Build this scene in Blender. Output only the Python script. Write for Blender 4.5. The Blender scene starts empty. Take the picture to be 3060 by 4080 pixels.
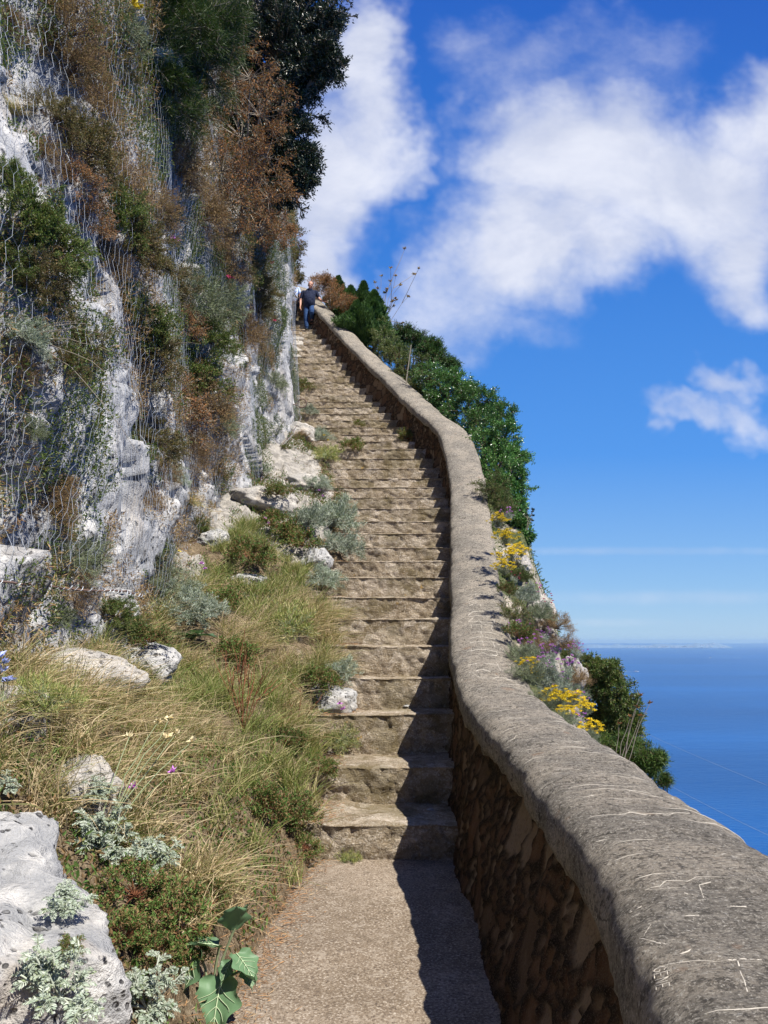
import bpy, math, random
import numpy as np
from mathutils import Vector, Matrix, Quaternion
from mathutils.bvhtree import BVHTree

S = bpy.context.scene
COL = S.collection
R_ = math.radians
# ------------------------------------------------------------------ camera
# world origin is at the photographer's eye; the landing under it is at z = -1.6
PITCH, FPX = 9.7, 760.0
cam_d = bpy.data.cameras.new('camera'); cam = bpy.data.objects.new('camera', cam_d); COL.objects.link(cam)
cam_d.sensor_fit = 'VERTICAL'; cam_d.sensor_height = 36.0; cam_d.lens = 36.0 * FPX / 1024.0
cam_d.clip_start = 0.05; cam_d.clip_end = 300000.0
cam.location = (0, 0, 0); cam.rotation_euler = (R_(90 + PITCH), 0, 0)
S.camera = cam
# ------------------------------------------------------------------ view
S.view_settings.view_transform = 'Standard'; S.view_settings.look = 'None'
S.view_settings.exposure = 0.80; S.view_settings.gamma = 1.0
S.cycles.max_bounces = 5; S.cycles.diffuse_bounces = 2; S.cycles.glossy_bounces = 2
S.cycles.transmission_bounces = 3; S.cycles.volume_bounces = 0; S.cycles.transparent_max_bounces = 4
S.cycles.caustics_reflective = False; S.cycles.caustics_refractive = False
# ------------------------------------------------------------------ sun
SUN = Vector((0.43, -0.38, 0.80)).normalized()
sd = bpy.data.lights.new('sun', 'SUN'); sd.energy = 5.0; sd.angle = R_(0.53); sd.color = (1.0, 0.955, 0.88)
so = bpy.data.objects.new('sun', sd); COL.objects.link(so)
so.rotation_euler = SUN.to_track_quat('Z', 'Y').to_euler(); so.location = (8, -6, 20)
SUN_EL = math.asin(SUN.z); SUN_ROT = math.atan2(SUN.x, SUN.y)

# ------------------------------------------------------------------ node helper
class NT:
    def __init__(s, tree): s.t = tree; s.n = tree.nodes; s.l = tree.links
    def add(s, kind, ins=None, **kw):
        n = s.n.new(kind)
        for k, v in kw.items(): setattr(n, k, v)
        for k, v in (ins or {}).items():
            if isinstance(v, bpy.types.NodeSocket): s.l.new(v, n.inputs[k])
            else: n.inputs[k].default_value = v
        return n
    def m(s, op, a, b=0.0, c=None, clamp=False):
        ins = {0: a, 1: b}
        if c is not None: ins[2] = c
        return s.add('ShaderNodeMath', ins, operation=op, use_clamp=clamp).outputs[0]
    def mr(s, v, a, b, c=0.0, d=1.0, smooth=True):
        return s.add('ShaderNodeMapRange', {0: v, 1: a, 2: b, 3: c, 4: d}, interpolation_type='SMOOTHSTEP' if smooth else 'LINEAR').outputs[0]
    def mix(s, f, a, b, mode='MIX'):
        n = s.n.new('ShaderNodeMix'); n.data_type = 'RGBA'; n.blend_type = mode
        for k, v in ((0, f), (6, a), (7, b)):
            if isinstance(v, bpy.types.NodeSocket): s.l.new(v, n.inputs[k])
            elif k == 0: n.inputs[k].default_value = v
            else: n.inputs[k].default_value = (*v[:3], 1)
        return n.outputs[2]
    def noise(s, vec, scale, detail=4, rough=.55, dist=0.0):
        return s.add('ShaderNodeTexNoise', {'Vector': vec, 'Scale': scale, 'Detail': detail, 'Roughness': rough, 'Distortion': dist}).outputs[0]
    def mapv(s, vec, scale=(1, 1, 1), loc=(0, 0, 0), rot=(0, 0, 0)):
        return s.add('ShaderNodeMapping', {0: vec, 1: loc, 2: rot, 3: scale}).outputs[0]
    def ramp(s, f, stops):
        n = s.n.new('ShaderNodeValToRGB'); s.l.new(f, n.inputs[0]); cr = n.color_ramp
        while len(cr.elements) < len(stops): cr.elements.new(.5)
        for e, (p, c) in zip(cr.elements, stops): e.position = p; e.color = (*c[:3], 1)
        return n.outputs[0]

# ------------------------------------------------------------------ world: physical sky + clouds by direction
W = bpy.data.worlds.new('World'); S.world = W; W.use_nodes = True
W.node_tree.nodes.clear(); w = NT(W.node_tree)
def dirXZ(dx, dy):           # a viewing direction of the camera, as slopes x/y and z/y
    u, v = dx / 2.16, dy / 2.16
    cp, sp = math.cos(R_(PITCH)), math.sin(R_(PITCH))
    a = (u - 384) / FPX; b = (512 - v) / FPX
    d = Vector((a, cp - b * sp, sp + b * cp))
    return d.x / d.y, d.z / d.y
CLOUDS = [ # centre, radii (degrees-like plane units via picture px), weight
 (1170,330,230,200,1.0),(1370,330,260,230,1.0),(1560,400,230,230,1.0),(1680,230,170,130,.9),(1080,500,180,140,1.0),
 (1230,500,210,120,.9),(1000,600,130,110,.65),(1610,560,140,140,.9),(1110,250,150,130,.65),(1300,60,300,110,.28),(1100,90,170,110,.4),(1450,40,150,60,.25),(1190,590,160,90,.55),
 (750,120,140,220,1.0),(810,290,110,160,.9),(700,420,170,170,1.0),(670,580,130,130,1.0),(780,20,110,120,.9),(870,390,70,50,.5),
 (880,660,170,90,.5),(970,770,110,60,.42),(990,690,230,90,.5),(1600,640,120,70,.6),
 (1545,850,100,60,.66),(1480,920,100,45,.6),(1575,930,75,60,.6),(1620,835,60,45,.5),
 (1420,1190,420,14,.33),(1480,1290,420,22,.3),(1330,1345,300,12,.22)]
co = w.add('ShaderNodeTexCoord').outputs['Generated']
sx = w.add('ShaderNodeSeparateXYZ', {0: co})
yy = w.m('MAXIMUM', sx.outputs[1], 0.12)
X = w.m('DIVIDE', sx.outputs[0], yy); Z = w.m('DIVIDE', sx.outputs[2], yy)
P = w.add('ShaderNodeCombineXYZ', {0: X, 1: Z, 2: 0.0}).outputs[0]
dn = w.add('ShaderNodeTexNoise', {'Vector': P, 'Scale': 3.2, 'Detail': 5, 'Roughness': .6}).outputs[1]
dn2 = w.add('ShaderNodeVectorMath', {0: dn, 1: (.5, .5, .5)}, operation='SUBTRACT').outputs[0]
dn3 = w.add('ShaderNodeVectorMath', {0: dn2, 'Scale': .34}, operation='SCALE').outputs[0]
Pd = w.add('ShaderNodeVectorMath', {0: P, 1: dn3}, operation='ADD').outputs[0]
acc = None
for cx, cy, rx, ry, wt in CLOUDS:
    x0, z0 = dirXZ(cx, cy); x1, _ = dirXZ(cx + rx, cy); _, z1 = dirXZ(cx, cy - ry)
    x1 = abs(x1 - x0); z1 = abs(z1 - z0)
    src = P if ry < 30 else Pd
    mv = w.mapv(src, (1 / x1, 1 / z1, 1), (-x0 / x1, -z0 / z1, 0))
    ln = w.add('ShaderNodeVectorMath', {0: mv}, operation='LENGTH').outputs['Value']
    b = w.mr(ln, 1.3, .15, 0, wt)
    acc = b if acc is None else w.m('MAXIMUM', w.m('MULTIPLY', w.m('ADD', acc, b), .62), w.m('MAXIMUM', acc, b))
f1 = w.noise(w.mapv(P, (1, 1.25, 1), rot=(0, 0, .5)), 4.5, 8, .6, .3)
f2 = w.noise(P, 15, 6, .6)
dens = w.m('ADD', acc, w.m('MULTIPLY', w.m('SUBTRACT', f1, .5), .60))
dens = w.m('ADD', dens, w.m('MULTIPLY', w.m('SUBTRACT', f2, .5), .42))
cm = w.mr(dens, .02, 1.06)
cm = w.m('MULTIPLY', cm, w.mr(acc, .02, .12))
cm = w.m('MULTIPLY', cm, w.mr(sx.outputs[1], .1, .3))
back = w.mr(w.noise(w.mapv(co, (1, 1, 2.5)), 2.4, 6, .6), .56, .8, 0, .35)      # clouds behind the photographer
back = w.m('MULTIPLY', back, w.mr(sx.outputs[1], .25, .0))
back = w.m('MULTIPLY', back, w.mr(sx.outputs[2], .05, .25))
cm = w.m('MAXIMUM', cm, back)
sky = w.add('ShaderNodeTexSky', sky_type='NISHITA', sun_disc=False, sun_elevation=SUN_EL, sun_rotation=SUN_ROT, altitude=300.0, air_density=1.0, dust_density=.25, ozone_density=2.4)
skc = w.add('ShaderNodeHueSaturation', {'Color': sky.outputs[0], 'Saturation': 1.22, 'Value': 1.0, 'Hue': .503}).outputs[0]
tgt = w.ramp(w.m('MULTIPLY', w.m('MAXIMUM', Z, 0.0), .8), [(0, (.34, .54, .76)), (.06, (.22, .44, .77)), (.20, (.075, .29, .78)), (.45, (.035, .19, .66)), (.85, (.014, .095, .50))])
tgt = w.add('ShaderNodeVectorMath', {0: tgt, 'Scale': 10.0}, operation='SCALE').outputs[0]
skc = w.mix(.82, skc, tgt)
ccol = w.mix(w.mr(f1, .35, .7), (5.6, 6.0, 7.3), (7.7, 7.9, 8.7))
wc = w.mix(w.m('MULTIPLY', cm, .93), skc, ccol)
bg = w.add('ShaderNodeBackground', {'Color': wc, 'Strength': .067})
w.l.new(bg.outputs[0], w.add('ShaderNodeOutputWorld').inputs[0])
W.cycles.sampling_method = 'MANUAL'; W.cycles.sample_map_resolution = 512

# ------------------------------------------------------------------ numpy noise
def _h(ix, iy, iz, s):
    n = (ix * 374761393 + iy * 668265263 + iz * 1274126177 + s * 974634777) & 0xffffffff
    n = ((n ^ (n >> 13)) * 1274126177) & 0xffffffff
    n = ((n ^ (n >> 16)) * 2246822519) & 0xffffffff
    return ((n ^ (n >> 15)) & 0xffffff) / float(0xffffff)
def vn(x, y, z=0.0, s=0):
    x, y, z = np.broadcast_arrays(np.asarray(x, float), np.asarray(y, float), np.asarray(z, float))
    ix, iy, iz = (np.floor(a).astype(np.int64) for a in (x, y, z))
    fx, fy, fz = x - ix, y - iy, z - iz
    fx, fy, fz = (f * f * (3 - 2 * f) for f in (fx, fy, fz))
    r = 0
    for a in (0, 1):
        for b in (0, 1):
            for c in (0, 1):
                r = r + _h(ix + a, iy + b, iz + c, s) * (fx if a else 1 - fx) * (fy if b else 1 - fy) * (fz if c else 1 - fz)
    return r * 2 - 1
def fbm(x, y, z=0.0, o=4, s=0, g=.5):
    r, a, f, t = 0, 1.0, 1.0, 0
    for i in range(o):
        r = r + a * vn(np.asarray(x) * f, np.asarray(y) * f, np.asarray(z) * f, s + i * 7); t += a; a *= g; f *= 2.07
    return r / t * 1.6
def vor(x, y, s=0, tilt=False):          # 2-D voronoi: F1, F2, id
    ix, iy = np.floor(x).astype(np.int64), np.floor(y).astype(np.int64)
    f1 = np.full(x.shape, 9.0); f2 = f1.copy(); idd = np.zeros(x.shape); fx = np.zeros(x.shape)
    for a in (-1, 0, 1):
        for b in (-1, 0, 1):
            cx, cy = ix + a, iy + b
            px = cx + .1 + .8 * _h(cx, cy, cx * 0, s); py = cy + .1 + .8 * _h(cx, cy, cx * 0 + 1, s)
            d = np.hypot(px - x, py - y); i = _h(cx, cy, cx * 0 + 2, s)
            lt = d < f1; f2 = np.where(lt, f1, np.minimum(f2, d)); idd = np.where(lt, i, idd); fx = np.where(lt, (px - x) * (2 * _h(cx, cy, cx * 0 + 3, s) - 1) + (py - y) * (2 * _h(cx, cy, cx * 0 + 4, s) - 1), fx); f1 = np.where(lt, d, f1)
    return (f1, f2, idd, fx) if tilt else (f1, f2, idd)
sstep = lambda a, b, x: (lambda t: t * t * (3 - 2 * t))(np.clip((x - a) / (b - a), 0, 1))

# ------------------------------------------------------------------ mesh accumulator
class G:
    def __init__(s): s.V = []; s.Q = []; s.T = []; s.n = 0
    def add(s, v, q=None, t=None):
        v = np.asarray(v, float).reshape(-1, 3); s.V.append(v)
        if q is not None and len(q): s.Q.append(np.asarray(q, np.int64).reshape(-1, 4) + s.n)
        if t is not None and len(t): s.T.append(np.asarray(t, np.int64).reshape(-1, 3) + s.n)
        s.n += len(v)
        return s
    def mesh(s, name, mat=None, smooth=True, attrs=None, uv=None):
        V = np.concatenate(s.V) if s.V else np.zeros((0, 3))
        Q = np.concatenate(s.Q) if s.Q else np.zeros((0, 4), np.int64)
        T = np.concatenate(s.T) if s.T else np.zeros((0, 3), np.int64)
        me = bpy.data.meshes.new(name)
        me.vertices.add(len(V)); me.vertices.foreach_set('co', V.ravel().astype(np.float32))
        nl = len(Q) * 4 + len(T) * 3
        li = np.concatenate([Q.ravel(), T.ravel()]).astype(np.int32)
        me.loops.add(nl); me.loops.foreach_set('vertex_index', li)
        st = np.concatenate([np.arange(len(Q)) * 4, len(Q) * 4 + np.arange(len(T)) * 3]).astype(np.int32)
        me.polygons.add(len(Q) + len(T)); me.polygons.foreach_set('loop_start', st)
        if uv is not None:
            l = me.uv_layers.new(name='UVMap'); l.data.foreach_set('uv', np.asarray(uv, np.float32)[li].ravel())
        for k, a in (attrs or {}).items():
            at = me.attributes.new(k, 'FLOAT', 'POINT'); at.data.foreach_set('value', np.asarray(a, np.float32).ravel())
        me.update(calc_edges=True); me.validate()
        me.polygons.foreach_set('use_smooth', np.full(len(me.polygons), smooth))
        if mat: me.materials.append(mat)
        return me
def grid_faces(n, m, flip=False):     # n rows, m cols
    i, j = np.meshgrid(np.arange(n - 1), np.arange(m - 1), indexing='ij')
    a = (i * m + j).ravel(); q = np.stack([a, a + 1, a + m + 1, a + m], 1)
    return q[:, ::-1] if flip else q
def obj(name, me, parent=None, loc=None):
    o = bpy.data.objects.new(name, me); COL.objects.link(o)
    if parent: o.parent = parent
    if loc is not None: o.location = loc
    return o
def tag(o, label=None, cat=None, group=None, kind=None):
    for k, v in (('label', label), ('category', cat), ('group', group), ('kind', kind)):
        if v: o[k] = v
    return o
def empty(name, loc, label, cat, group=None, rot=None, scale=1.0):
    o = bpy.data.objects.new(name, None); COL.objects.link(o); o.location = loc; o.empty_display_size = .1
    if rot is not None: o.rotation_mode = 'QUATERNION'; o.rotation_quaternion = rot
    o.scale = (scale,) * 3
    return tag(o, label, cat, group)

def tubes(Pth, rad, sides=4):          # Pth (N,K,3), rad (N,K)
    Pth = np.asarray(Pth, float); rad = np.asarray(rad, float)
    N, K, _ = Pth.shape
    t = np.gradient(Pth, axis=1); t /= np.linalg.norm(t, axis=2, keepdims=True) + 1e-9
    ref = np.where(np.abs(t[:, :1, 2:3]) > .9, np.array([1., 0, 0]), np.array([0, 0, 1.]))
    a = np.cross(t, np.broadcast_to(ref, t.shape)); a /= np.linalg.norm(a, axis=2, keepdims=True) + 1e-9
    b = np.cross(t, a)
    an = np.arange(sides) / sides * 2 * math.pi
    V = Pth[:, :, None, :] + rad[:, :, None, None] * (np.cos(an)[None, None, :, None] * a[:, :, None, :] + np.sin(an)[None, None, :, None] * b[:, :, None, :])
    k = np.arange(K - 1)[:, None] * sides; s_ = np.arange(sides)[None, :]; s2 = (s_ + 1) % sides
    q = np.stack([k + s_, k + s2, k + sides + s2, k + sides + s_], -1).reshape(-1, 4)
    q = (q[None] + (np.arange(N) * K * sides)[:, None, None]).reshape(-1, 4)
    return V.reshape(-1, 3), q
def leafquads(P0, D, L, Wd, rng, fold=.25, wpos=.45):
    N = len(P0); D = D / (np.linalg.norm(D, axis=1, keepdims=True) + 1e-9)
    r = rng.normal(size=(N, 3)); r[:, 2] += .8
    side = np.cross(D, r); side /= np.linalg.norm(side, axis=1, keepdims=True) + 1e-9
    nrm = np.cross(side, D)
    L = np.broadcast_to(L, (N,))[:, None]; Wd = np.broadcast_to(Wd, (N,))[:, None]
    mid = P0 + D * L * wpos + nrm * Wd * fold
    V = np.stack([P0, mid + side * Wd / 2, P0 + D * L - nrm * L * .08, mid - side * Wd / 2], 1)
    return V.reshape(-1, 3), np.arange(N * 4).reshape(-1, 4)
def bush(seed, R=.5, nb=40, nt=6, nl=3000, L=.03, Wd=.013, spread=.1, squash=.85, smin=.4, hemi=-.05, lup=.2, twr=.012, stem=.006, lump=.35, drad=.7):
    rng = np.random.default_rng(seed)
    d = rng.normal(size=(nb * 3, 3)); d /= np.linalg.norm(d, axis=1, keepdims=True); d = d[d[:, 2] > hemi][:nb]; nb = len(d)
    ln = R * (.62 + .38 * rng.random(nb)) * (1 + lump * vn(d[:, 0] * 2.1 + seed, d[:, 1] * 2.1, d[:, 2] * 2.1))
    end = d * ln[:, None] * np.array([1, 1, squash]); mid = end * .5 + rng.normal(size=(nb, 3)) * R * .09 + np.array([0, 0, .08 * R])
    def pt(b, s): s = s[:, None]; return 2 * s * (1 - s) * mid[b] + s * s * end[b]
    n2 = nb * nt; tb = np.repeat(np.arange(nb), nt); ts = smin + (1 - smin) * np.sqrt(rng.random(n2))
    t0 = pt(tb, ts); td = d[tb] * .8 + rng.normal(size=(n2, 3)) * .55; td[:, 2] += .15; td /= np.linalg.norm(td, axis=1, keepdims=True)
    tl = spread * (.6 + .8 * rng.random(n2)); t1 = t0 + td * tl[:, None]
    k = rng.integers(0, n2, nl); s = rng.random(nl) ** .7
    p = t0[k] + (t1[k] - t0[k]) * s[:, None] + rng.normal(size=(nl, 3)) * twr
    D = td[k] * .8 + rng.normal(size=(nl, 3)) * drad; D[:, 2] += lup
    lv, lf = leafquads(p, D, L * (.6 + .7 * rng.random(nl)), Wd * (.7 + .5 * rng.random(nl)), rng)
    ss = np.linspace(0, 1, 5); bp = np.stack([pt(np.arange(nb), np.full(nb, q)) for q in ss], 1)
    sv, sf = tubes(bp, stem * (1.15 - ss)[None, :] * np.ones((nb, 1)), 3)
    tv, tf = tubes(np.stack([t0, t1], 1), np.full((n2, 2), stem * .32), 3)
    return (lv, lf), (np.concatenate([sv, tv]), np.concatenate([sf, tf + len(sv)]))

# ------------------------------------------------------------------ materials
def newmat(name):
    m = bpy.data.materials.new(name); m.use_nodes = True; m.node_tree.nodes.clear(); return m, NT(m.node_tree)
def out(t, sh): t.l.new(sh, t.add('ShaderNodeOutputMaterial').inputs[0])
def bump(t, h, strength=.5, dist=.02, n=None):
    ins = {'Strength': strength, 'Distance': dist, 'Height': h}
    if n is not None: ins['Normal'] = n
    return t.add('ShaderNodeBump', ins).outputs[0]
def leafmat(name, cols, rough=.5, trans=.3, spec=.4):
    m, t = newmat(name)
    ri = t.add('ShaderNodeNewGeometry').outputs['Random Per Island']
    oi = t.add('ShaderNodeObjectInfo').outputs['Random']
    c = t.ramp(ri, [(i / (len(cols) - 1), c) for i, c in enumerate(cols)])
    c = t.add('ShaderNodeHueSaturation', {'Color': c, 'Value': t.mr(oi, 0, 1, .8, 1.2, False)}).outputs[0]
    p = t.add('ShaderNodeBsdfPrincipled', {'Base Color': c, 'Roughness': rough, 'Specular IOR Level': spec}).outputs[0]
    if trans:
        tr = t.add('ShaderNodeBsdfTranslucent', {'Color': t.mix(.5, c, (.9, 1, .3), 'MULTIPLY')}).outputs[0]
        p = t.add('ShaderNodeMixShader', {0: trans, 1: p, 2: tr}).outputs[0]
    out(t, p); return m
def plain(name, c, rough=.6, spec=.3, var=.25, scale=30, metal=0, fold=0):
    m, t = newmat(name); o = t.add('ShaderNodeTexCoord').outputs['Object']
    n = t.noise(o, scale, 4)
    col = t.mix(n, tuple(a * (1 - var) for a in c), tuple(min(1, a * (1 + var)) for a in c))
    p = t.add('ShaderNodeBsdfPrincipled', {'Base Color': col, 'Roughness': rough, 'Specular IOR Level': spec, 'Metallic': metal, 'Normal': bump(t, t.noise(t.mapv(o, (1, 1, .6)), 13, 3, .5, 1.2), .9, .05) if fold else bump(t, n, .2, .01)})
    out(t, p.outputs[0]); return m
M = {}
M['green'] = leafmat('green_leaves', [(.05, .09, .02), (.09, .15, .03), (.15, .20, .05), (.24, .22, .08)])
M['olive'] = leafmat('olive_leaves', [(.07, .08, .025), (.12, .12, .04), (.20, .17, .07), (.23, .14, .06)])
M['dark'] = leafmat('dark_evergreen_leaves', [(.006, .014, .006), (.010, .024, .009), (.018, .036, .014), (.03, .05, .022)], .42, .08, .5)
M['glossy'] = leafmat('glossy_leaves', [(.03, .085, .02), (.06, .15, .03), (.10, .23, .05), (.20, .36, .10)], .3, .2, .5)
M['dry'] = leafmat('dry_leaves', [(.20, .115, .055), (.34, .21, .10), (.48, .34, .17), (.26, .21, .08)], .7, .2, .2)
M['orange'] = leafmat('dead_orange_leaves', [(.20, .09, .04), (.33, .15, .06), (.46, .23, .09), (.13, .09, .05), (.18, .15, .06)], .65, .25, .2)
M['silver'] = leafmat('silver_felt_leaves', [(.20, .25, .17), (.31, .36, .28), (.44, .47, .39), (.17, .21, .10)], .8, .15, .15)
M['greygreen'] = leafmat('grey_green_leaves', [(.11, .14, .08), (.18, .21, .13), (.25, .28, .19), (.15, .12, .07)], .75, .2, .2)
M['needle'] = leafmat('pine_needles', [(.02, .05, .008), (.04, .085, .012), (.07, .12, .02), (.11, .14, .03)], .5, .15, .3)
M['grass'] = leafmat('grass_blades', [(.58, .43, .25), (.66, .53, .33), (.44, .34, .17), (.62, .46, .28), (.24, .26, .08), (.17, .22, .05), (.70, .57, .36)], .6, .3, .25)
M['ggrass'] = leafmat('green_grass_blades', [(.13, .20, .04), (.22, .27, .07), (.38, .36, .14), (.54, .45, .24)], .6, .3, .25)
M['herb'] = leafmat('herb_leaves', [(.05, .11, .02), (.09, .17, .035), (.15, .22, .06), (.22, .13, .06), (.30, .2, .10)], .6, .3, .25)
M['bigleaf'] = leafmat('broad_leaves', [(.09, .17, .08), (.13, .22, .11)], .5, .2, .3)
M['vein'] = plain('pale_veins', (.42, .5, .3), .6)
M['yellow'] = leafmat('yellow_petals', [(.62, .42, .01), (.75, .55, .02), (.8, .62, .05)], .6, .15, .2)
M['purple'] = leafmat('purple_petals', [(.45, .12, .5), (.6, .22, .65), (.7, .4, .7)], .6, .2, .2)
M['pink'] = leafmat('pink_petals', [(.6, .05, .15), (.7, .12, .25)], .6, .2, .2)
M['blue'] = leafmat('pale_blue_petals', [(.35, .4, .75), (.5, .55, .85)], .6, .2, .2)
M['cream'] = leafmat('cream_petals', [(.7, .55, .3), (.75, .68, .45)], .6, .2, .2)
M['stem'] = plain('brown_stems', (.13, .085, .05), .8)
M['greystem'] = plain('grey_branches', (.26, .22, .17), .8)
M['rstem'] = plain('red_brown_stems', (.20, .075, .035), .8)
M['gstem'] = plain('pale_green_stems', (.24, .28, .15), .7)
M['sstem'] = plain('silver_stems', (.42, .45, .36), .8)
M['wire'] = plain('galvanised_wire', (.40, .43, .46), .5, .4, .25, 8, .2)
M['rust'] = plain('rusty_iron', (.14, .09, .07), .8)
M['scratch'] = plain('scratched_mortar', (.46, .42, .35), .95, .05, .4, 60)

def rockmat(name, pale=(.58, .53, .47), mid=(.36, .34, .31), dark=(.10, .095, .09), zs=1.0, tint=(.42, .33, .23), pits=.5):
    m, t = newmat(name); o = t.add('ShaderNodeTexCoord').outputs['Object']
    a = t.mapv(o, (1, 1, zs))
    n1 = t.noise(a, 1.3, 6, .6, .5); n2 = t.noise(a, 5, 8, .65, .4); n3 = t.noise(a, 22, 6, .65); n4 = t.noise(o, 90, 3, .6)
    c = t.mix(t.mr(n2, .40, .62), mid, pale)
    c = t.mix(t.mr(n1, .52, .70, 0, .55), c, tint)
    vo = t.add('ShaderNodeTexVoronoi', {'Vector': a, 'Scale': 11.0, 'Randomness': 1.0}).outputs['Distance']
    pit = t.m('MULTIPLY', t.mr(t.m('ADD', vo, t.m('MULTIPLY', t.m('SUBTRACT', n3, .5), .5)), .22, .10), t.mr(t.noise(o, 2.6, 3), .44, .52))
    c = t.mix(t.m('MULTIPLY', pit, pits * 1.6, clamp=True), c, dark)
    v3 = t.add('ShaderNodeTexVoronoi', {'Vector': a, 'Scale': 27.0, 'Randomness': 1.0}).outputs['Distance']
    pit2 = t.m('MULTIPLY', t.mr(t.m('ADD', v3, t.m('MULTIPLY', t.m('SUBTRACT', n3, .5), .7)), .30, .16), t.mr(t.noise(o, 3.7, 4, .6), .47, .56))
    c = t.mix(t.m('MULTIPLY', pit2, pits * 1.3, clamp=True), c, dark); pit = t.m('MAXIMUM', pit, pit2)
    c = t.mix(t.mr(t.noise(o, 7, 6, .7, .6), .52, .62, 0, .55), c, mid)
    st = t.mr(t.noise(t.mapv(o, (9, 9, 1.1)), 1.0, 6, .65, .6), .52, .66)
    c = t.mix(t.m('MULTIPLY', st, .42 if zs < 1 else .15), c, dark)
    c = t.mix(t.mr(n4, .45, .8, 0, .3), c, (.2, .19, .18))
    h = t.m('ADD', t.m('MULTIPLY', n2, .5), t.m('ADD', t.m('MULTIPLY', n3, .4), t.m('MULTIPLY', n4, .12)))
    h = t.m('SUBTRACT', h, t.m('MULTIPLY', pit, .5))
    p = t.add('ShaderNodeBsdfPrincipled', {'Base Color': c, 'Roughness': .9, 'Specular IOR Level': .15, 'Normal': bump(t, h, .9, .09)})
    out(t, p.outputs[0]); return m
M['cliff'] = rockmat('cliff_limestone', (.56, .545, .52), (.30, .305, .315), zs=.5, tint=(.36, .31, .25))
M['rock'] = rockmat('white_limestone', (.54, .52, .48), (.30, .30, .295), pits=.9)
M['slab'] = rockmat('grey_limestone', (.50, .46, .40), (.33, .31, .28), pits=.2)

def soilmat():
    m, t = newmat('bank_soil'); o = t.add('ShaderNodeTexCoord').outputs['Object']
    n1 = t.noise(o, 1.6, 5, .6); n2 = t.noise(o, 14, 6, .7); n3 = t.noise(o, 70, 4, .7)
    c = t.mix(t.mr(n2, .38, .66), (.10, .07, .04), (.25, .19, .12))
    c = t.mix(t.mr(n3, .45, .7), c, (.33, .26, .17))
    c = t.mix(t.mr(n1, .62, .72, 0, .6), c, (.40, .36, .31))
    rk = t.add('ShaderNodeAttribute', attribute_name='rocky').outputs['Fac']; n5 = t.noise(t.mapv(o, (3, 9, 6), rot=(0, 0, .6)), 1, 7, .65, .5)
    rc = t.mix(t.mr(n5, .38, .62), (.29, .27, .24), (.50, .46, .40)); rc = t.mix(t.mr(n3, .55, .7, 0, .6), rc, (.16, .14, .12))
    c = t.mix(t.mr(t.m('ADD', rk, t.m('MULTIPLY', t.m('SUBTRACT', n2, .5), .9)), .35, .5), c, rc)
    p = t.add('ShaderNodeBsdfPrincipled', {'Base Color': c, 'Roughness': .95, 'Specular IOR Level': .1, 'Normal': bump(t, t.m('ADD', n2, t.m('ADD', n3, n5)), .8, .05)})
    out(t, p.outputs[0]); return m
M['soil'] = soilmat()
def stonemat(name, c1, c2, c3, moss, sc=1.0, wear=.5, fine=.02):
    m, t = newmat(name); o = t.add('ShaderNodeTexCoord').outputs['Object']
    n1 = t.noise(o, 2.2 * sc, 5, .6); n2 = t.noise(t.mapv(o, (1, 1, 1.8)), 11 * sc, 7, .68, .4); n3 = t.noise(o, 60 * sc, 5, .7); n4 = t.noise(o, 230, 2, .6)
    c = t.mix(t.mr(n2, .36, .64), c1, c2)
    c = t.mix(t.mr(n3, .47, .68), c, c3)
    c = t.mix(t.mr(n1, .46, .64, 0, .75), c, moss)
    vc = t.add('ShaderNodeTexVoronoi', {'Vector': t.mapv(o, (1, 1, 1.4)), 'Scale': 6.5}).outputs['Color']; vr = t.add('ShaderNodeSeparateXYZ', {0: vc}).outputs[0]
    c = t.add('ShaderNodeHueSaturation', {'Color': c, 'Value': t.mr(vr, 0, 1, .72, 1.22, False), 'Saturation': t.mr(vr, 0, 1, 1.15, .85, False)}).outputs[0]
    c = t.mix(t.mr(t.noise(o, 34, 6, .75), .56, .66, 0, .55), c, (.66, .60, .50)); c = t.mix(t.mr(t.noise(o, 27, 6, .75), .45, .36, 0, .6), c, (.12, .09, .055))
    lich = t.mr(t.noise(t.mapv(o, (1, 1, 1), (7, 3, 1)), 9, 3, .6), .69, .73)
    c = t.mix(t.m('MULTIPLY', lich, .7), c, (.42, .26, .06))
    c = t.mix(t.mr(n4, .45, .8, 0, .45), c, (.09, .07, .05))
    h = t.m('ADD', t.m('MULTIPLY', n2, .6), t.m('ADD', t.m('MULTIPLY', n3, .35), t.m('MULTIPLY', n4, .08)))
    p = t.add('ShaderNodeBsdfPrincipled', {'Base Color': c, 'Roughness': .92, 'Specular IOR Level': .12, 'Normal': bump(t, h, 1.0, fine * 3)})
    out(t, p.outputs[0]); return m
M['step'] = stonemat('rough_step_stone', (.25, .195, .125), (.43, .345, .245), (.62, .54, .43), (.20, .16, .085))
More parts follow.
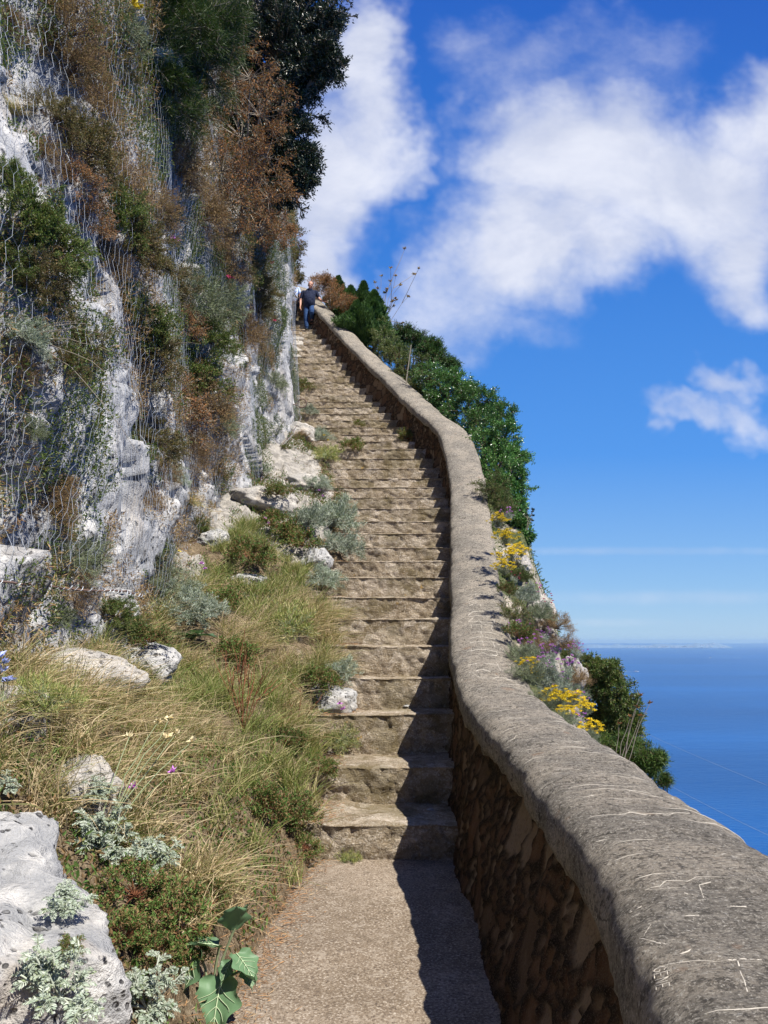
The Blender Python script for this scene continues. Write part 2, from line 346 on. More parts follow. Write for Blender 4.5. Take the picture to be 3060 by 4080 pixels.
def pathmat():
    m, t = newmat('worn_concrete'); o = t.add('ShaderNodeTexCoord').outputs['Object']
    n1 = t.noise(o, 1.5, 5, .6); n2 = t.noise(o, 75, 4, .75); n3 = t.noise(o, 14, 6, .7)
    vo = t.add('ShaderNodeTexVoronoi', {'Vector': o, 'Scale': 95.0}); v2 = t.add('ShaderNodeTexVoronoi', {'Vector': o, 'Scale': 23.0, 'Randomness': 1.0}).outputs['Distance']
    c = t.mix(t.mr(n1, .4, .62), (.165, .125, .085), (.225, .175, .125))
    c = t.mix(t.mr(n2, .5, .72), c, (.50, .44, .36))
    c = t.mix(t.mr(n2, .47, .36), c, (.07, .055, .045))
    c = t.mix(t.m('MULTIPLY', t.mr(v2, .12, .06), t.mr(n3, .5, .62)), c, (.11, .08, .06))
    c = t.mix(t.mr(n3, .52, .68, 0, .6), c, (.33, .28, .22)); c = t.mix(t.mr(n3, .46, .34, 0, .5), c, (.11, .085, .06))
    h = t.m('ADD', n2, t.m('MULTIPLY', n3, .7))
    p = t.add('ShaderNodeBsdfPrincipled', {'Base Color': c, 'Roughness': .9, 'Specular IOR Level': .15, 'Normal': bump(t, h, .6, .008)})
    out(t, p.outputs[0]); return m
M['path'] = pathmat()
def capmat():
    m, t = newmat('weathered_cap_mortar'); uv = t.add('ShaderNodeTexCoord').outputs['UV']; o = t.add('ShaderNodeTexCoord').outputs['Object']
    a = t.mapv(uv, (34, 5, 1)); n1 = t.noise(a, 1.0, 6, .65, .6)
    n0 = t.noise(o, 2.6, 4, .6); n2 = t.noise(t.mapv(uv, (150, 60, 1)), 1.0, 5, .7); n3 = t.noise(o, 30, 8, .75)
    c = t.mix(t.mr(n0, .40, .60), (.20, .178, .145), (.31, .268, .21))
    c = t.mix(t.mr(n1, .52, .74, 0, .5), c, (.42, .38, .31))
    c = t.mix(t.mr(n1, .44, .28, 0, .6), c, (.10, .088, .07))
    c = t.mix(t.mr(n2, .53, .70, 0, .9), c, (.46, .42, .35))
    c = t.mix(t.mr(n3, .49, .38, 0, .8), c, (.075, .066, .055)); c = t.mix(t.mr(n3, .56, .66, 0, .6), c, (.50, .455, .38))
    nb = t.noise(o, 11, 7, .7, .4); c = t.mix(t.mr(nb, .46, .36, 0, .55), c, (.10, .09, .075)); c = t.mix(t.mr(nb, .56, .68, 0, .5), c, (.38, .34, .28))
    pa = t.mr(t.noise(o, 7, 3, .5), .66, .72)
    c = t.mix(t.m('MULTIPLY', pa, .7), c, (.27, .19, .13))
    ck = t.add('ShaderNodeTexVoronoi', {'Vector': t.add('ShaderNodeVectorMath', {0: o, 1: t.add('ShaderNodeVectorMath', {0: t.add('ShaderNodeTexNoise', {'Vector': o, 'Scale': 6.0, 'Detail': 5}).outputs[1], 'Scale': .22}, operation='SCALE').outputs[0]}, operation='ADD').outputs[0], 'Scale': 1.7}, feature='DISTANCE_TO_EDGE').outputs['Distance']
    crk = t.m('MULTIPLY', t.mr(ck, .010, .002), t.mr(t.noise(o, 1.9, 2), .5, .56)); c = t.mix(t.m('MULTIPLY', crk, .8), c, (.04, .035, .03))
    c = t.mix(t.mr(t.noise(o, 120, 4, .75), .55, .64, 0, .75), c, (.56, .52, .44)); c = t.mix(t.mr(t.noise(t.mapv(o, (1, 1, 1), (5, 2, 8)), 75, 4, .75), .47, .38, 0, .75), c, (.07, .062, .052))
    wp = t.mr(t.noise(t.mapv(o, (1, 1, 1), (3, 9, 4)), 5.5, 5, .65), .67, .75)
    c = t.mix(t.m('MULTIPLY', wp, .7), c, (.58, .54, .47))
    h = t.m('ADD', t.m('MULTIPLY', n1, .6), t.m('ADD', t.m('MULTIPLY', n2, .35), t.m('MULTIPLY', n3, .5)))
    p = t.add('ShaderNodeBsdfPrincipled', {'Base Color': c, 'Roughness': .93, 'Specular IOR Level': .12, 'Normal': bump(t, h, 1.0, .045)})
    out(t, p.outputs[0]); return m
M['cap'] = capmat()
def masonmat():
    m, t = newmat('rubble_masonry'); o = t.add('ShaderNodeTexCoord').outputs['Object']
    ce = t.add('ShaderNodeAttribute', attribute_name='stone').outputs['Fac']; jo = t.add('ShaderNodeAttribute', attribute_name='joint').outputs['Fac']
    n2 = t.noise(t.mapv(o, (1, 1, .6)), 16, 6, .7); n3 = t.noise(o, 70, 4, .7)
    c = t.ramp(ce, [(0, (.06, .035, .022)), (.3, (.17, .095, .055)), (.55, (.09, .06, .042)), (.8, (.26, .19, .13)), (1, (.38, .32, .25))])
    c = t.mix(t.mr(n2, .45, .7, 0, .5), c, (.28, .20, .13))
    c = t.mix(t.mr(n3, .5, .35, 0, .5), c, (.10, .075, .05))
    c = t.mix(jo, c, (.02, .015, .011)); c = t.mix(t.mr(t.noise(o, 150, 3, .7), .5, .68, 0, .5), c, (.30, .25, .19)); c = t.mix(1.0, c, (.92, .84, .76), 'MULTIPLY')
    p = t.add('ShaderNodeBsdfPrincipled', {'Base Color': c, 'Roughness': .93, 'Specular IOR Level': .12, 'Normal': bump(t, t.m('ADD', n2, t.m('MULTIPLY', n3, .8)), 1.0, .05)})
    out(t, p.outputs[0]); return m
M['mason'] = masonmat()
def seamat():
    m, t = newmat('sea_water'); o = t.add('ShaderNodeTexCoord').outputs['Object']
    n1 = t.noise(t.mapv(o, (.10, .22, 1)), 1.0, 5, .6); n2 = t.noise(t.mapv(o, (.02, .035, 1)), 1.0, 4, .6); n0 = t.noise(t.mapv(o, (.0006, .0022, 1)), 1.0, 4, .55)
    c = t.mix(t.mr(n0, .35, .65), (.001, .040, .145), (.003, .066, .22))
    h = t.m('ADD', t.m('MULTIPLY', n1, 1.0), t.m('MULTIPLY', n2, 1.6))
    p = t.add('ShaderNodeBsdfPrincipled', {'Base Color': c, 'Roughness': .3, 'IOR': 1.33, 'Specular IOR Level': .3, 'Normal': bump(t, h, .8, 1.6)})
    out(t, p.outputs[0]); return m
M['sea'] = seamat()

# ------------------------------------------------------------------ the ways of the place: stairs, wall and cliff lines
def Tv(v): return math.tan(R_(PITCH) + math.atan((512 - v) / FPX))
VK = [824.5,766.5,714,677.5,645.8,618.7,597,577,560.7,546.9,532.9,520.8,508,497,487,478,468,458,449,441,434,427,420,413.5,407,401,395,388,382,376,370,363,356,350,344,339,334,329.6,325,320.5,316,311.5,307,303]
NK = len(VK); ki = np.arange(1, NK + 1)
YK = np.interp(ki, [1,2,3,4,5,7,9,13,18,22,29,38,44], [6.0,6.77,7.5,8.1,8.6,9.55,10.5,12.6,14.9,16.7,19.35,22.1,23.9])
ZK = np.array([y * Tv(v) for y, v in zip(YK, VK)])
ZK = np.maximum.accumulate(ZK)
LAND = -1.6
# smooth ramp through tread fronts and just under them
rampY = np.concatenate([[-6, 5.95], YK, [YK[-1] + 8]]); rampZ = np.concatenate([[LAND, LAND], np.concatenate([[LAND], ZK[:-1]]), [ZK[-1]]])
def floor_lo(y): return np.interp(y, rampY, rampZ)
def floor_mid(y): return np.interp(y, np.concatenate([[-6, 5.6], YK + .15, [40]]), np.concatenate([[LAND, LAND], ZK - .02, [ZK[-1]]]))
WY = np.array([-4,-2, 0, 1.2, 1.7,2.2,2.9,4.3,5.5,6.2, 7,  9,  11, 12.5,13.5,14.5,15.2,15.6,16.6,18, 20,  22,  24, 26, 30.])
WX = np.array([.30,.36,.42,.46,.53,.62,.66,.68,.63,.60,.60,.78,.97,1.10,1.12,1.08,.95,.74, .46,.0,-.92,-2.02,-3.15,-4.4,-7.])
def wall_x(y): return np.interp(y, WY, WX)
CY = np.array([-6, -2, 0, 2.2, 3.4, 4.7, 5.5, 6.2, 6.8, 7.7, 8.9, 10, 11, 12, 13, 14, 15, 16, 17, 18, 20, 22, 24, 30.])
CZ = np.concatenate([[-.66,-.66,-.66,-.63,-.58,-.52,-.46,-.34,-.14,.16,.62,1.12,1.70,2.34,3.02], [float(floor_mid(q)) + .86 for q in (14, 15, 16, 17, 18, 20, 22, 24, 30)]])
def cap_z(y): return np.interp(y, CY, CZ)
XL = lambda y: np.interp(y, [-2, 2, 3.54, 5.5, 6.2, 7.5, 8, 9.2, 10, 11.2, 13.5, 15, 16.5, 18, 30], [-1.3, -.95, -.68, -.60, -.47, -.53, -.34, -.48, -.70, -.45, -.63, -1.1, -1.9, -2.2, -2.2])
def cliff_base(y): return np.interp(y, [-8, -4, 3, 5, 7, 9, 12, 14, 16.0, 16.8, 17.6, 19, 22, 26, 34], [-2.9, -2.8, -2.75, -2.65, -2.55, -2.5, -2.4, -2.25, -2.12, -2.09, -2.28, -2.75, -3.35, -4.6, -10])
CBZ = lambda y: np.interp(y, [-4, 3, 5.2, 7, 9, 11.2, 14, 16.7, 20, 24, 40], [-.4, -.25, 0, .07, .8, 1.75, 3.4, 5.0, 7.6, 10.6, 11.5])
def cliff_x(y, z, fine=True):
    y = np.asarray(y, float); z = np.asarray(z, float)
    k = 1 - .75 * np.exp(-((y - 16.7) / 1.1) ** 2)
    top = np.interp(y, [0, 5, 10, 14, 18, 30], [7, 8.5, 10.5, 11.5, 12.5, 17])
    ov = np.maximum(0, z - top)
    x = cliff_base(y) - .75 * ov - .04 * np.maximum(0, z - CBZ(y))
    x = x + k * (.30 * fbm(y * .42, z * .22, 0, 3, 11) + .20 * (1 - 2 * np.abs(fbm(y * .9, z * .17, 3.3, 3, 23))) * .7 - .07)
    wy, wz = y + .3 * fbm(y, z, 2, 3, 61), z + .3 * fbm(y, z, 8, 3, 63)
    fc = vor(wy * 1.15, wz * .62, 12, True); fd = vor(wy * 3.1 + 9, wz * 1.9, 13, True)
    k2 = k * (1 - .6 * sstep(12.5, 14.5, y)); k = k2
    x = x + k * (.26 * fc[3] + .16 * (fc[2] - .5)) + (.35 + .65 * k) * (.10 * fd[3] + .05 * (fd[2] - .5))
    if fine: x = x + .085 * fbm(y * 3.2, z * 1.1, .7, 4, 31) + .035 * fbm(y * 11, z * 5, 1.7, 3, 41) * (.4 + np.clip(fbm(y, z, 5, 2, 5) + .5, 0, 1))
    return x
def rocky(x, y, t):
    return sstep(.05, .35, t) * np.clip(sstep(9.6, 11.5, y) + .8 * sstep(.72, .9, t), 0, 1) * sstep(-.55, -.1, fbm(x * .9, y * .9, 7, 3, 66) + .2)
def bank_z(x, y):
    xl = XL(y); xc = cliff_base(y); t = np.clip((xl - x) / np.maximum(.3, xl - xc), -1, 1.3)
    lo = floor_lo(y); d = CBZ(y) - lo
    tt = np.clip(t, 0, 1.3)
    z = lo + d * tt ** .85 + .10 * sstep(0, .12, tt)
    z = z + .13 * fbm(x * 1.7, y * 1.7, 0, 4, 51) * sstep(.02, .3, tt) + .05 * fbm(x * 7, y * 7, 0, 3, 55) * sstep(.0, .15, tt)
    rk = rocky(x, y, t)
    a, b, c, f = vor(x * 1.5 + .4 * fbm(x, y, 1, 2, 3), y * 1.1, 21, True); z = z + rk * (.22 * f + .16 * (c - .4)) + rk * .05 * fbm(x * 9, y * 9, 3, 4, 5)
    return np.where(t < 0, lo - .10 - .3 * np.clip(-t, 0, 1), z)

# ------------------------------------------------------------------ structure: cliff
def axis(*segs):
    r = []
    for a, b, st in segs: r += list(np.arange(a, b, st))
    return np.array(r + [segs[-1][1]])
ya = axis((-6, 3, .2), (3, 17.8, .04), (17.8, 34, .2)); za = axis((-.6, 10.2, .045), (10.2, 26, .3))
Yg, Zr = np.meshgrid(ya, za, indexing='ij'); Zg = Zr + 0.0
Zg = np.where(Zr < 10.2, CBZ(Yg) - .5 + (Zr + .6) / 10.8 * (10.2 - CBZ(Yg) + .5), Zr)
Zg = np.where(CBZ(Yg) > 9.5, CBZ(Yg) - .5 + (Zr + .6), Zg)
Xg = cliff_x(Yg, Zg)
g = G().add(np.stack([Xg, Yg, Zg], -1), grid_faces(len(ya), len(za)))
cliff_me = g.mesh('cliff', M['cliff']); tag(obj('cliff', cliff_me), kind='structure')
# bank between the stairs and the cliff
xa = np.linspace(0, 1, 86); yb = axis((-5, 1.5, .15), (1.5, 17.5, .045), (17.5, 30, .15))
Yg, Xg = np.meshgrid(yb, xa, indexing='ij'); Xg = (cliff_base(Yg) - .9) * (1 - Xg) + np.minimum(.4, wall_x(Yg) - .02) * Xg; Zg = bank_z(Xg, Yg)
bank_me = G().add(np.stack([Xg, Yg, Zg], -1), grid_faces(len(yb), len(xa), True)).mesh('bank', M['soil'], attrs={'rocky': rocky(Xg, Yg, np.clip((XL(Yg) - Xg) / np.maximum(.3, XL(Yg) - cliff_base(Yg)), -1, 1.3))})
tag(obj('bank', bank_me), kind='structure')
# landing
xa = np.arange(-1.6, .9, .03); yb = axis((-5, 1.5, .2), (1.5, 6.15, .03))
Yg, Xg = np.meshgrid(yb, xa, indexing='ij'); Zg = LAND + .008 * fbm(Xg * 3, Yg * 3, 0, 4, 61) + .03 * sstep(-.55, -.9, Xg - 0) * fbm(Xg * 5, Yg * 5, 2, 2, 6)
Zg = Zg - .22 * sstep(0.0, .18, XL(Yg) - .02 + .06 * fbm(Yg * 3, 0 * Yg, 0, 3, 5) - Xg)
tag(obj('path', G().add(np.stack([Xg, Yg, Zg], -1), grid_faces(len(yb), len(xa), True)).mesh('path', M['path'])), kind='structure')

# ------------------------------------------------------------------ staircase
st_root = empty('staircase', (0, 6, LAND), 'long worn stone staircase climbing between the parapet and the netted cliff', 'staircase')
for k in range(NK):
    y0, z1 = YK[k], ZK[k]; zb = (ZK[k - 1] if k else LAND)
    y1 = YK[k + 1] if k + 1 < NK else y0 + 7
    xl = float(XL(y0)) - .45; xr = float(wall_x(y0)) + .02 + (.25 if y0 > 15 else .12)
    if y0 > 17: xl = float(cliff_base(y0)) - .25
    nx = int((xr - xl) / (.02 if y0 < 12 else .03)) + 2
    xs = np.linspace(xl, xr, nx)
    hr = z1 - zb + .06; nr = 14; nt = 12
    # profile: riser bottom -> lip -> back of tread
    prof = [(0.012 * (1 - i / nr), -hr + (hr - .02) * i / nr, 1.0, 0.0) for i in range(nr + 1)]
    prof += [(.004, -.008, .6, .4), (.014, -.002, .3, .7)]
    dl = y1 - y0 + .06
    prof += [(.03 + (dl - .03) * (i / nt) ** 1.0, .0, 0.0, 1.0) for i in range(nt + 1)]
    pr = np.array(prof)
    Xs, py = np.meshgrid(xs, pr[:, 0], indexing='ij'); _, pz = np.meshgrid(xs, pr[:, 1], indexing='ij')
    _, wr = np.meshgrid(xs, pr[:, 2], indexing='ij'); _, wt = np.meshgrid(xs, pr[:, 3], indexing='ij')
    sd_ = 100 + k
    lip = .02 * fbm(Xs * 1.6, k * 3.1 + 0 * Xs, 0, 3, sd_)
    rz = z1 + pz; ry = y0 + py + lip * np.clip(1 - py / .3, 0, 1)
    f1, f2, ci = vor(Xs * 4.2 + k * 5.3, rz * 6.5 + .5, 7)
    blk = sstep(.0, .22, f2 - f1)
    ry = ry - wr * (.010 * fbm(Xs * 4, rz * 6, k, 2, 3) + .011 * fbm(Xs * 15, rz * 20, k, 3, 4) + .010 * blk + .010 * (ci - .5)) - (1 - wr) * .018 * np.exp(-(py / .04) ** 2) + wr * .02
    rz = rz + wt * (.016 * fbm(Xs * 3, ry * 4, k * .7, 4, 9) + .006 * fbm(Xs * 22, ry * 22, 0, 2, 19)) + .010 * fbm(Xs * 2.2, k + 0 * Xs, 0, 2, sd_ + 9) * (1 - wr) - .010 * wt * np.exp(-((py) / .05) ** 2)
    me = G().add(np.stack([Xs, ry - 6, rz - LAND], -1), grid_faces(nx, len(pr), True)).mesh('step', M['step'])
    obj('step', me, st_root)

# ------------------------------------------------------------------ parapet wall
def poly(pts, step):
    pts = np.array(pts, float); d = np.concatenate([[0], np.cumsum(np.hypot(*np.diff(pts[:, :2], axis=0).T))])
    n = int(d[-1] / step); s = np.linspace(0, d[-1], n); return s, np.stack([np.interp(s, d, pts[:, i]) for i in range(pts.shape[1])], 1)
yy_ = np.linspace(-3.5, 27, 240); px = wall_x(yy_)
ker = np.exp(-np.linspace(-2, 2, 9) ** 2); ker /= ker.sum()
px = np.convolve(np.pad(px, 4, 'edge'), ker, 'valid')
s0, cl = poly(np.stack([px, yy_], 1), .03)
cl_t = np.gradient(cl, axis=0); cl_t /= np.linalg.norm(cl_t, axis=1, keepdims=True); cl_n = np.stack([cl_t[:, 1], -cl_t[:, 0]], 1)   # points to the sea side
Kk = np.ones(15) / 15; cl_n = np.stack([np.convolve(np.pad(cl_n[:, i], 7, 'edge'), Kk, 'valid') for i in (0, 1)], 1); cl_n /= np.linalg.norm(cl_n, axis=1, keepdims=True)
cz_ = cap_z(cl[:, 1]); cz_ = np.convolve(np.pad(cz_, 12, 'edge'), np.ones(25) / 25, 'valid')
HW = .305
def capprof(n=34):
    th = np.linspace(-1.0, 1.0, n); a = th * math.pi * .5
    xo = np.sign(np.sin(a)) * np.abs(np.sin(a)) ** .78; zo = np.abs(np.cos(a)) ** .62
    pr = [(x * HW, -.165 + .165 * z) for x, z in zip(xo, zo)]
    pr = [(-HW + .055, -.235), (-HW + .012, -.222), (-HW - .002, -.19)] + pr + [(HW + .002, -.19), (HW - .012, -.222), (HW - .055, -.235)]
    return np.array(pr)
cp_ = capprof(); nP = len(cp_)
Sg, Ig = np.meshgrid(np.arange(len(s0)), np.arange(nP), indexing='ij')
off = cp_[Ig, 0]; hz = cp_[Ig, 1]
pl = np.concatenate([[0], np.cumsum(np.hypot(*np.diff(cp_, axis=0).T))])
ss_ = s0[Sg]; pp = pl[Ig]
dis = .018 * fbm(ss_ * 1.3, pp * 2, 0, 3, 71) + .010 * fbm(ss_ * 9, pp * 6, 0, 4, 73) + .004 * fbm(ss_ * 38, pp * 14, 0, 3, 75)
nx_, nz_ = off / HW, np.clip((hz + .16) / .16, -.3, 1)
ofd = off + dis * nx_; hzd = hz + dis * nz_ * 1.0 + .012 * fbm(ss_ * .8, 0 * ss_, 0, 2, 77) + np.where((Ig < 4) | (Ig > nP - 5), .02 * fbm(ss_ * 4, 0 * pp, 0, 4, 79), 0)
cxy = cl + cl_n * HW
Vc = np.stack([cxy[Sg, 0] + cl_n[Sg, 0] * ofd, cxy[Sg, 1] + cl_n[Sg, 1] * ofd, cz_[Sg] + hzd], -1)
wall = empty('parapet_wall', (.6, 6, LAND), 'curving rubble stone parapet wall with a rounded mortar cap beside the stairs', 'wall')
WO = np.array([.6, 6, LAND])
uvc = np.stack([ss_.ravel(), pp.ravel()], 1)
gcap = G().add(Vc - WO, grid_faces(len(s0), nP, True))
obj('cap', gcap.mesh('cap', M['cap'], uv=uvc), wall)
# inner face
nh = 52
hh = np.linspace(0, 1, nh); Sg, Hg = np.meshgrid(np.arange(0, len(s0), 1), np.arange(nh), indexing='ij')
zt = cz_[Sg] - .215; zbm = floor_lo(cl[Sg, 1]) - .35; zz = zt + (zbm - zt) * hh[Hg]; sw = s0[Sg]
wx_, wy_ = sw / .17 + .55 * fbm(sw * 2.6, zz * 2.6, 0, 3, 5), zz / .19 + .5 * fbm(sw * 2.6, zz * 2.6, 4, 3, 6)
f1, f2, ci = vor(wx_ * .72, wy_ * .72, 3); g1, g2, cj = vor(wx_ * 1.7, wy_ * 1.9, 8); sm_ = ci > .5
g2e = np.minimum((g2 - g1) * .55, f2 - f1); f2 = np.where(sm_, f1 + g2e, f2); ci = np.where(sm_, cj, (ci * 2) % 1); ed = sstep(.02, .20, f2 - f1)
dsp = .013 * sstep(.03, .10, f2 - f1) + .016 * (ci - .5) + .014 * fbm(sw * 9, zz * 9, 0, 4, 8) + .02 * fbm(sw * 1.2, zz * 1.2, 0, 2, 9)
bat = .045 + (.13 + .15 * sstep(7, 4, cl[Sg, 1])) * (zt - zz) - dsp
V = np.stack([cl[Sg, 0] + cl_n[Sg, 0] * (.05 - bat + .06), cl[Sg, 1] + cl_n[Sg, 1] * (.05 - bat + .06), zz], -1)
obj('masonry', G().add(V - WO, grid_faces(len(s0), nh)).mesh('masonry', M['mason'], attrs={'stone': ci, 'joint': 1 - sstep(.03, .17, f2 - f1)}), wall)
# outer face
sub = np.arange(0, len(s0), 3); nh2 = 30; Sg, Hg = np.meshgrid(sub, np.arange(nh2), indexing='ij'); h2 = np.linspace(0, 1, nh2)
zt = cz_[Sg] - .215; zbm = floor_lo(cl[Sg, 1]) - 2.2; zz = zt + (zbm - zt) * h2[Hg]; sw = s0[Sg]
f1, f2, ci = vor(sw / .20, zz / .155, 4); ed = sstep(.02, .20, f2 - f1)
ofs = 2 * HW - .07 + .04 * ed + .02 * (ci - .5) + .03 * (zt - zz)
V = np.stack([cl[Sg, 0] + cl_n[Sg, 0] * ofs, cl[Sg, 1] + cl_n[Sg, 1] * ofs, zz], -1)
obj('outer_masonry', G().add(V - WO, grid_faces(len(sub), nh2, True)).mesh('outer_masonry', M['mason'], attrs={'stone': ci, 'joint': 1 - sstep(.03, .17, f2 - f1)}), wall)

# ------------------------------------------------------------------ hillside beyond the wall, sea, far coast
def outer_line(d):  # offset of the outer face
    return cl + cl_n * (2 * HW + d)
ds = np.array([-.25, 0, .1, .2, .3, .4, .5, .6, .7, .8, .95, 1.1, 1.3, 1.6, 2, 2.6, 3.4, 4.5, 6, 8, 11, 15, 22, 32, 45, 62, 75])
def hill_z(y, d):
    base = floor_mid(y) + .18
    f = sstep(14.5, 17.5, y); led = .5 + .7 * f
    return base + .25 * f - .35 * np.minimum(d, led) - 3.3 * np.maximum(0, d - led)
hs = np.arange(0, len(s0), 4)
ext = 90.0
Sg, Dg = np.meshgrid(hs, np.arange(len(ds)), indexing='ij')
dd = ds[Dg]
hx = cl[Sg, 0] + (2 * HW) * cl_n[Sg, 0] + np.where(dd < 2, cl_n[Sg, 0] * dd, cl_n[Sg, 0] * 2 + (dd - 2) * .98)
hy = cl[Sg, 1] + (2 * HW) * cl_n[Sg, 1] + np.where(dd < 2, cl_n[Sg, 1] * dd, cl_n[Sg, 1] * 2 + (dd - 2) * .15)
hzz = hill_z(cl[Sg, 1], dd) + .16 * fbm(hx * 1.3, hy * 1.3, 0, 4, 81) * sstep(.1, .8, dd) + .5 * fbm(hx * .3, hy * .3, 2, 3, 83) * sstep(1, 4, dd)
hill_me = G().add(np.stack([hx, hy, np.maximum(hzz, -155)], -1), grid_faces(len(hs), len(ds), True)).mesh('hillside', None)
def hillmat():
    m, t = newmat('hillside_ground'); o = t.add('ShaderNodeTexCoord').outputs['Object']
    n1 = t.noise(o, 1.2, 5, .6); n2 = t.noise(o, 9, 6, .7)
    c = t.mix(t.mr(n1, .42, .56), (.06, .075, .03), (.40, .35, .29)); c = t.mix(t.mr(n2, .45, .65), c, (.13, .13, .06))
    p = t.add('ShaderNodeBsdfPrincipled', {'Base Color': c, 'Roughness': .95, 'Specular IOR Level': .1, 'Normal': bump(t, n2, .9, .08)})
    out(t, p.outputs[0]); return m
M['hill'] = hillmat(); hill_me.materials.append(M['hill']); tag(obj('hillside', hill_me), kind='structure')
# sea: one sheet to the horizon
SEA = -155.0
rr = np.concatenate([[20], np.geomspace(60, 90000, 40)]); an = np.linspace(0, 2 * math.pi, 97)
Rg, Ag = np.meshgrid(rr, an, indexing='ij')
tag(obj('sea', G().add(np.stack([Rg * np.cos(Ag), Rg * np.sin(Ag), np.full(Rg.shape, 0.)], -1), grid_faces(len(rr), len(an))).mesh('sea', M['sea']), loc=(0, 0, SEA)), kind='structure')
def ray(dx, dy):
    u, v = dx / 2.16, dy / 2.16; cp, sp = math.cos(R_(PITCH)), math.sin(R_(PITCH))
    a = (u - 384) / FPX; b = (512 - v) / FPX
    return Vector((a, cp - b * sp, sp + b * cp)).normalized()
def at(dx, dy, Y): r = ray(dx, dy); return r * (Y / r.y)
def on_sea(dx, dy): r = ray(dx, dy); return r * (SEA / r.z)
# far coast: low hills about 20 km out
M['coast'] = plain('coast_haze_tint', (.14, .20, .26), .95, .05, .3, .002)  # pale blue land colour, part of the distance haze is painted in
ca = np.linspace(1225, 1560, 160); D0 = 20000
hh_ = np.interp(ca, [1225, 1240, 1255, 1275, 1300, 1320, 1345, 1380, 1420, 1460, 1500, 1520, 1535, 1550, 1560], [0, 30, 70, 85, 70, 90, 60, 75, 95, 70, 120, 170, 120, 40, 0]) * (1 + .25 * fbm(ca * .06, 0 * ca, 0, 4, 5))
rows = []
for q, f in ((0, 0.0), (600, .7), (1300, 1.0), (2200, .8), (3200, 0.0)):
    xs = (ca / 2.16 - 384) / FPX * (D0 + q) * 1.014
    rows.append(np.stack([xs, np.full(len(ca), D0 + q), SEA + 1 + hh_ * f], -1))
tag(obj('far_coast', G().add(np.stack(rows), grid_faces(5, len(ca), True)).mesh('far_coast', M['coast'])), kind='structure')

# ------------------------------------------------------------------ surfaces to stand things on
def bvh(mes, offs=None):
    Vs, Ps, n = [], [], 0
    for i, me in enumerate(mes):
        v = np.empty(len(me.vertices) * 3, np.float32); me.vertices.foreach_get('co', v); v = v.reshape(-1, 3) + (offs[i] if offs else 0)
        l = np.empty(len(me.loops), np.int32); me.loops.foreach_get('vertex_index', l)
        Vs += v.tolist(); Ps += (l.reshape(-1, 4) + n).tolist(); n += len(v)
    return BVHTree.FromPolygons(Vs, Ps)
B_cliff = bvh([cliff_me]); B_bank = bvh([bank_me]); B_hill = bvh([hill_me])
step_ms = [o.data for o in st_root.children] if False else [o.data for o in COL.objects if o.parent == st_root]
B_step = bvh(step_ms, [np.array([0, 6, LAND])] * len(step_ms))
B_cap = bvh([o.data for o in COL.objects if o.name == 'cap'], [WO])
def hit(B, dx, dy, far=200):
    r = B.ray_cast(Vector((0, 0, 0)), ray(dx, dy), far); return (r[0], r[1]) if r[0] is not None else (None, None)
def down(B, p, up=30):
    r = B.ray_cast(Vector((p[0], p[1], p[2] + up)), Vector((0, 0, -1)), 300); return r[0] if r[0] is not None else None
def zc_of(p): return p.y * math.cos(R_(PITCH)) + p.z * math.sin(R_(PITCH))
def mpx(p): return zc_of(p) / 1641.6     # metres per picture px (1659 px wide) at p

# ------------------------------------------------------------------ boulders
def rockmesh(seed, sx, sy, sz, mat, rough=1.0, n=60, m=90):
    th = np.linspace(.02, math.pi - .02, n); ph = np.linspace(0, 2 * math.pi, m)
    T, Pp = np.meshgrid(th, ph, indexing='ij'); x, y, z = np.sin(T) * np.cos(Pp), np.sin(T) * np.sin(Pp), np.cos(T)
    rng = np.random.default_rng(seed); r = np.ones(x.shape)
    for i in range(9):
        d = rng.normal(size=3); d /= np.linalg.norm(d); c = .62 + .25 * rng.random(); dot = x * d[0] + y * d[1] + z * d[2]
        r = np.minimum(r, np.where(dot > .05, c / np.maximum(dot, .05), 9))
    r = r * (1 + rough * (.13 * fbm(x * 1.6 + seed, y * 1.6, z * 1.6, 3, seed) + .055 * fbm(x * 5, y * 5, z * 5 + seed, 4, seed) + .02 * fbm(x * 16, y * 16, z * 16, 3, seed)))
    return G().add(np.stack([x * r * sx, y * r * sy, z * r * sz], -1), grid_faces(n, m)).mesh('rock', mat)
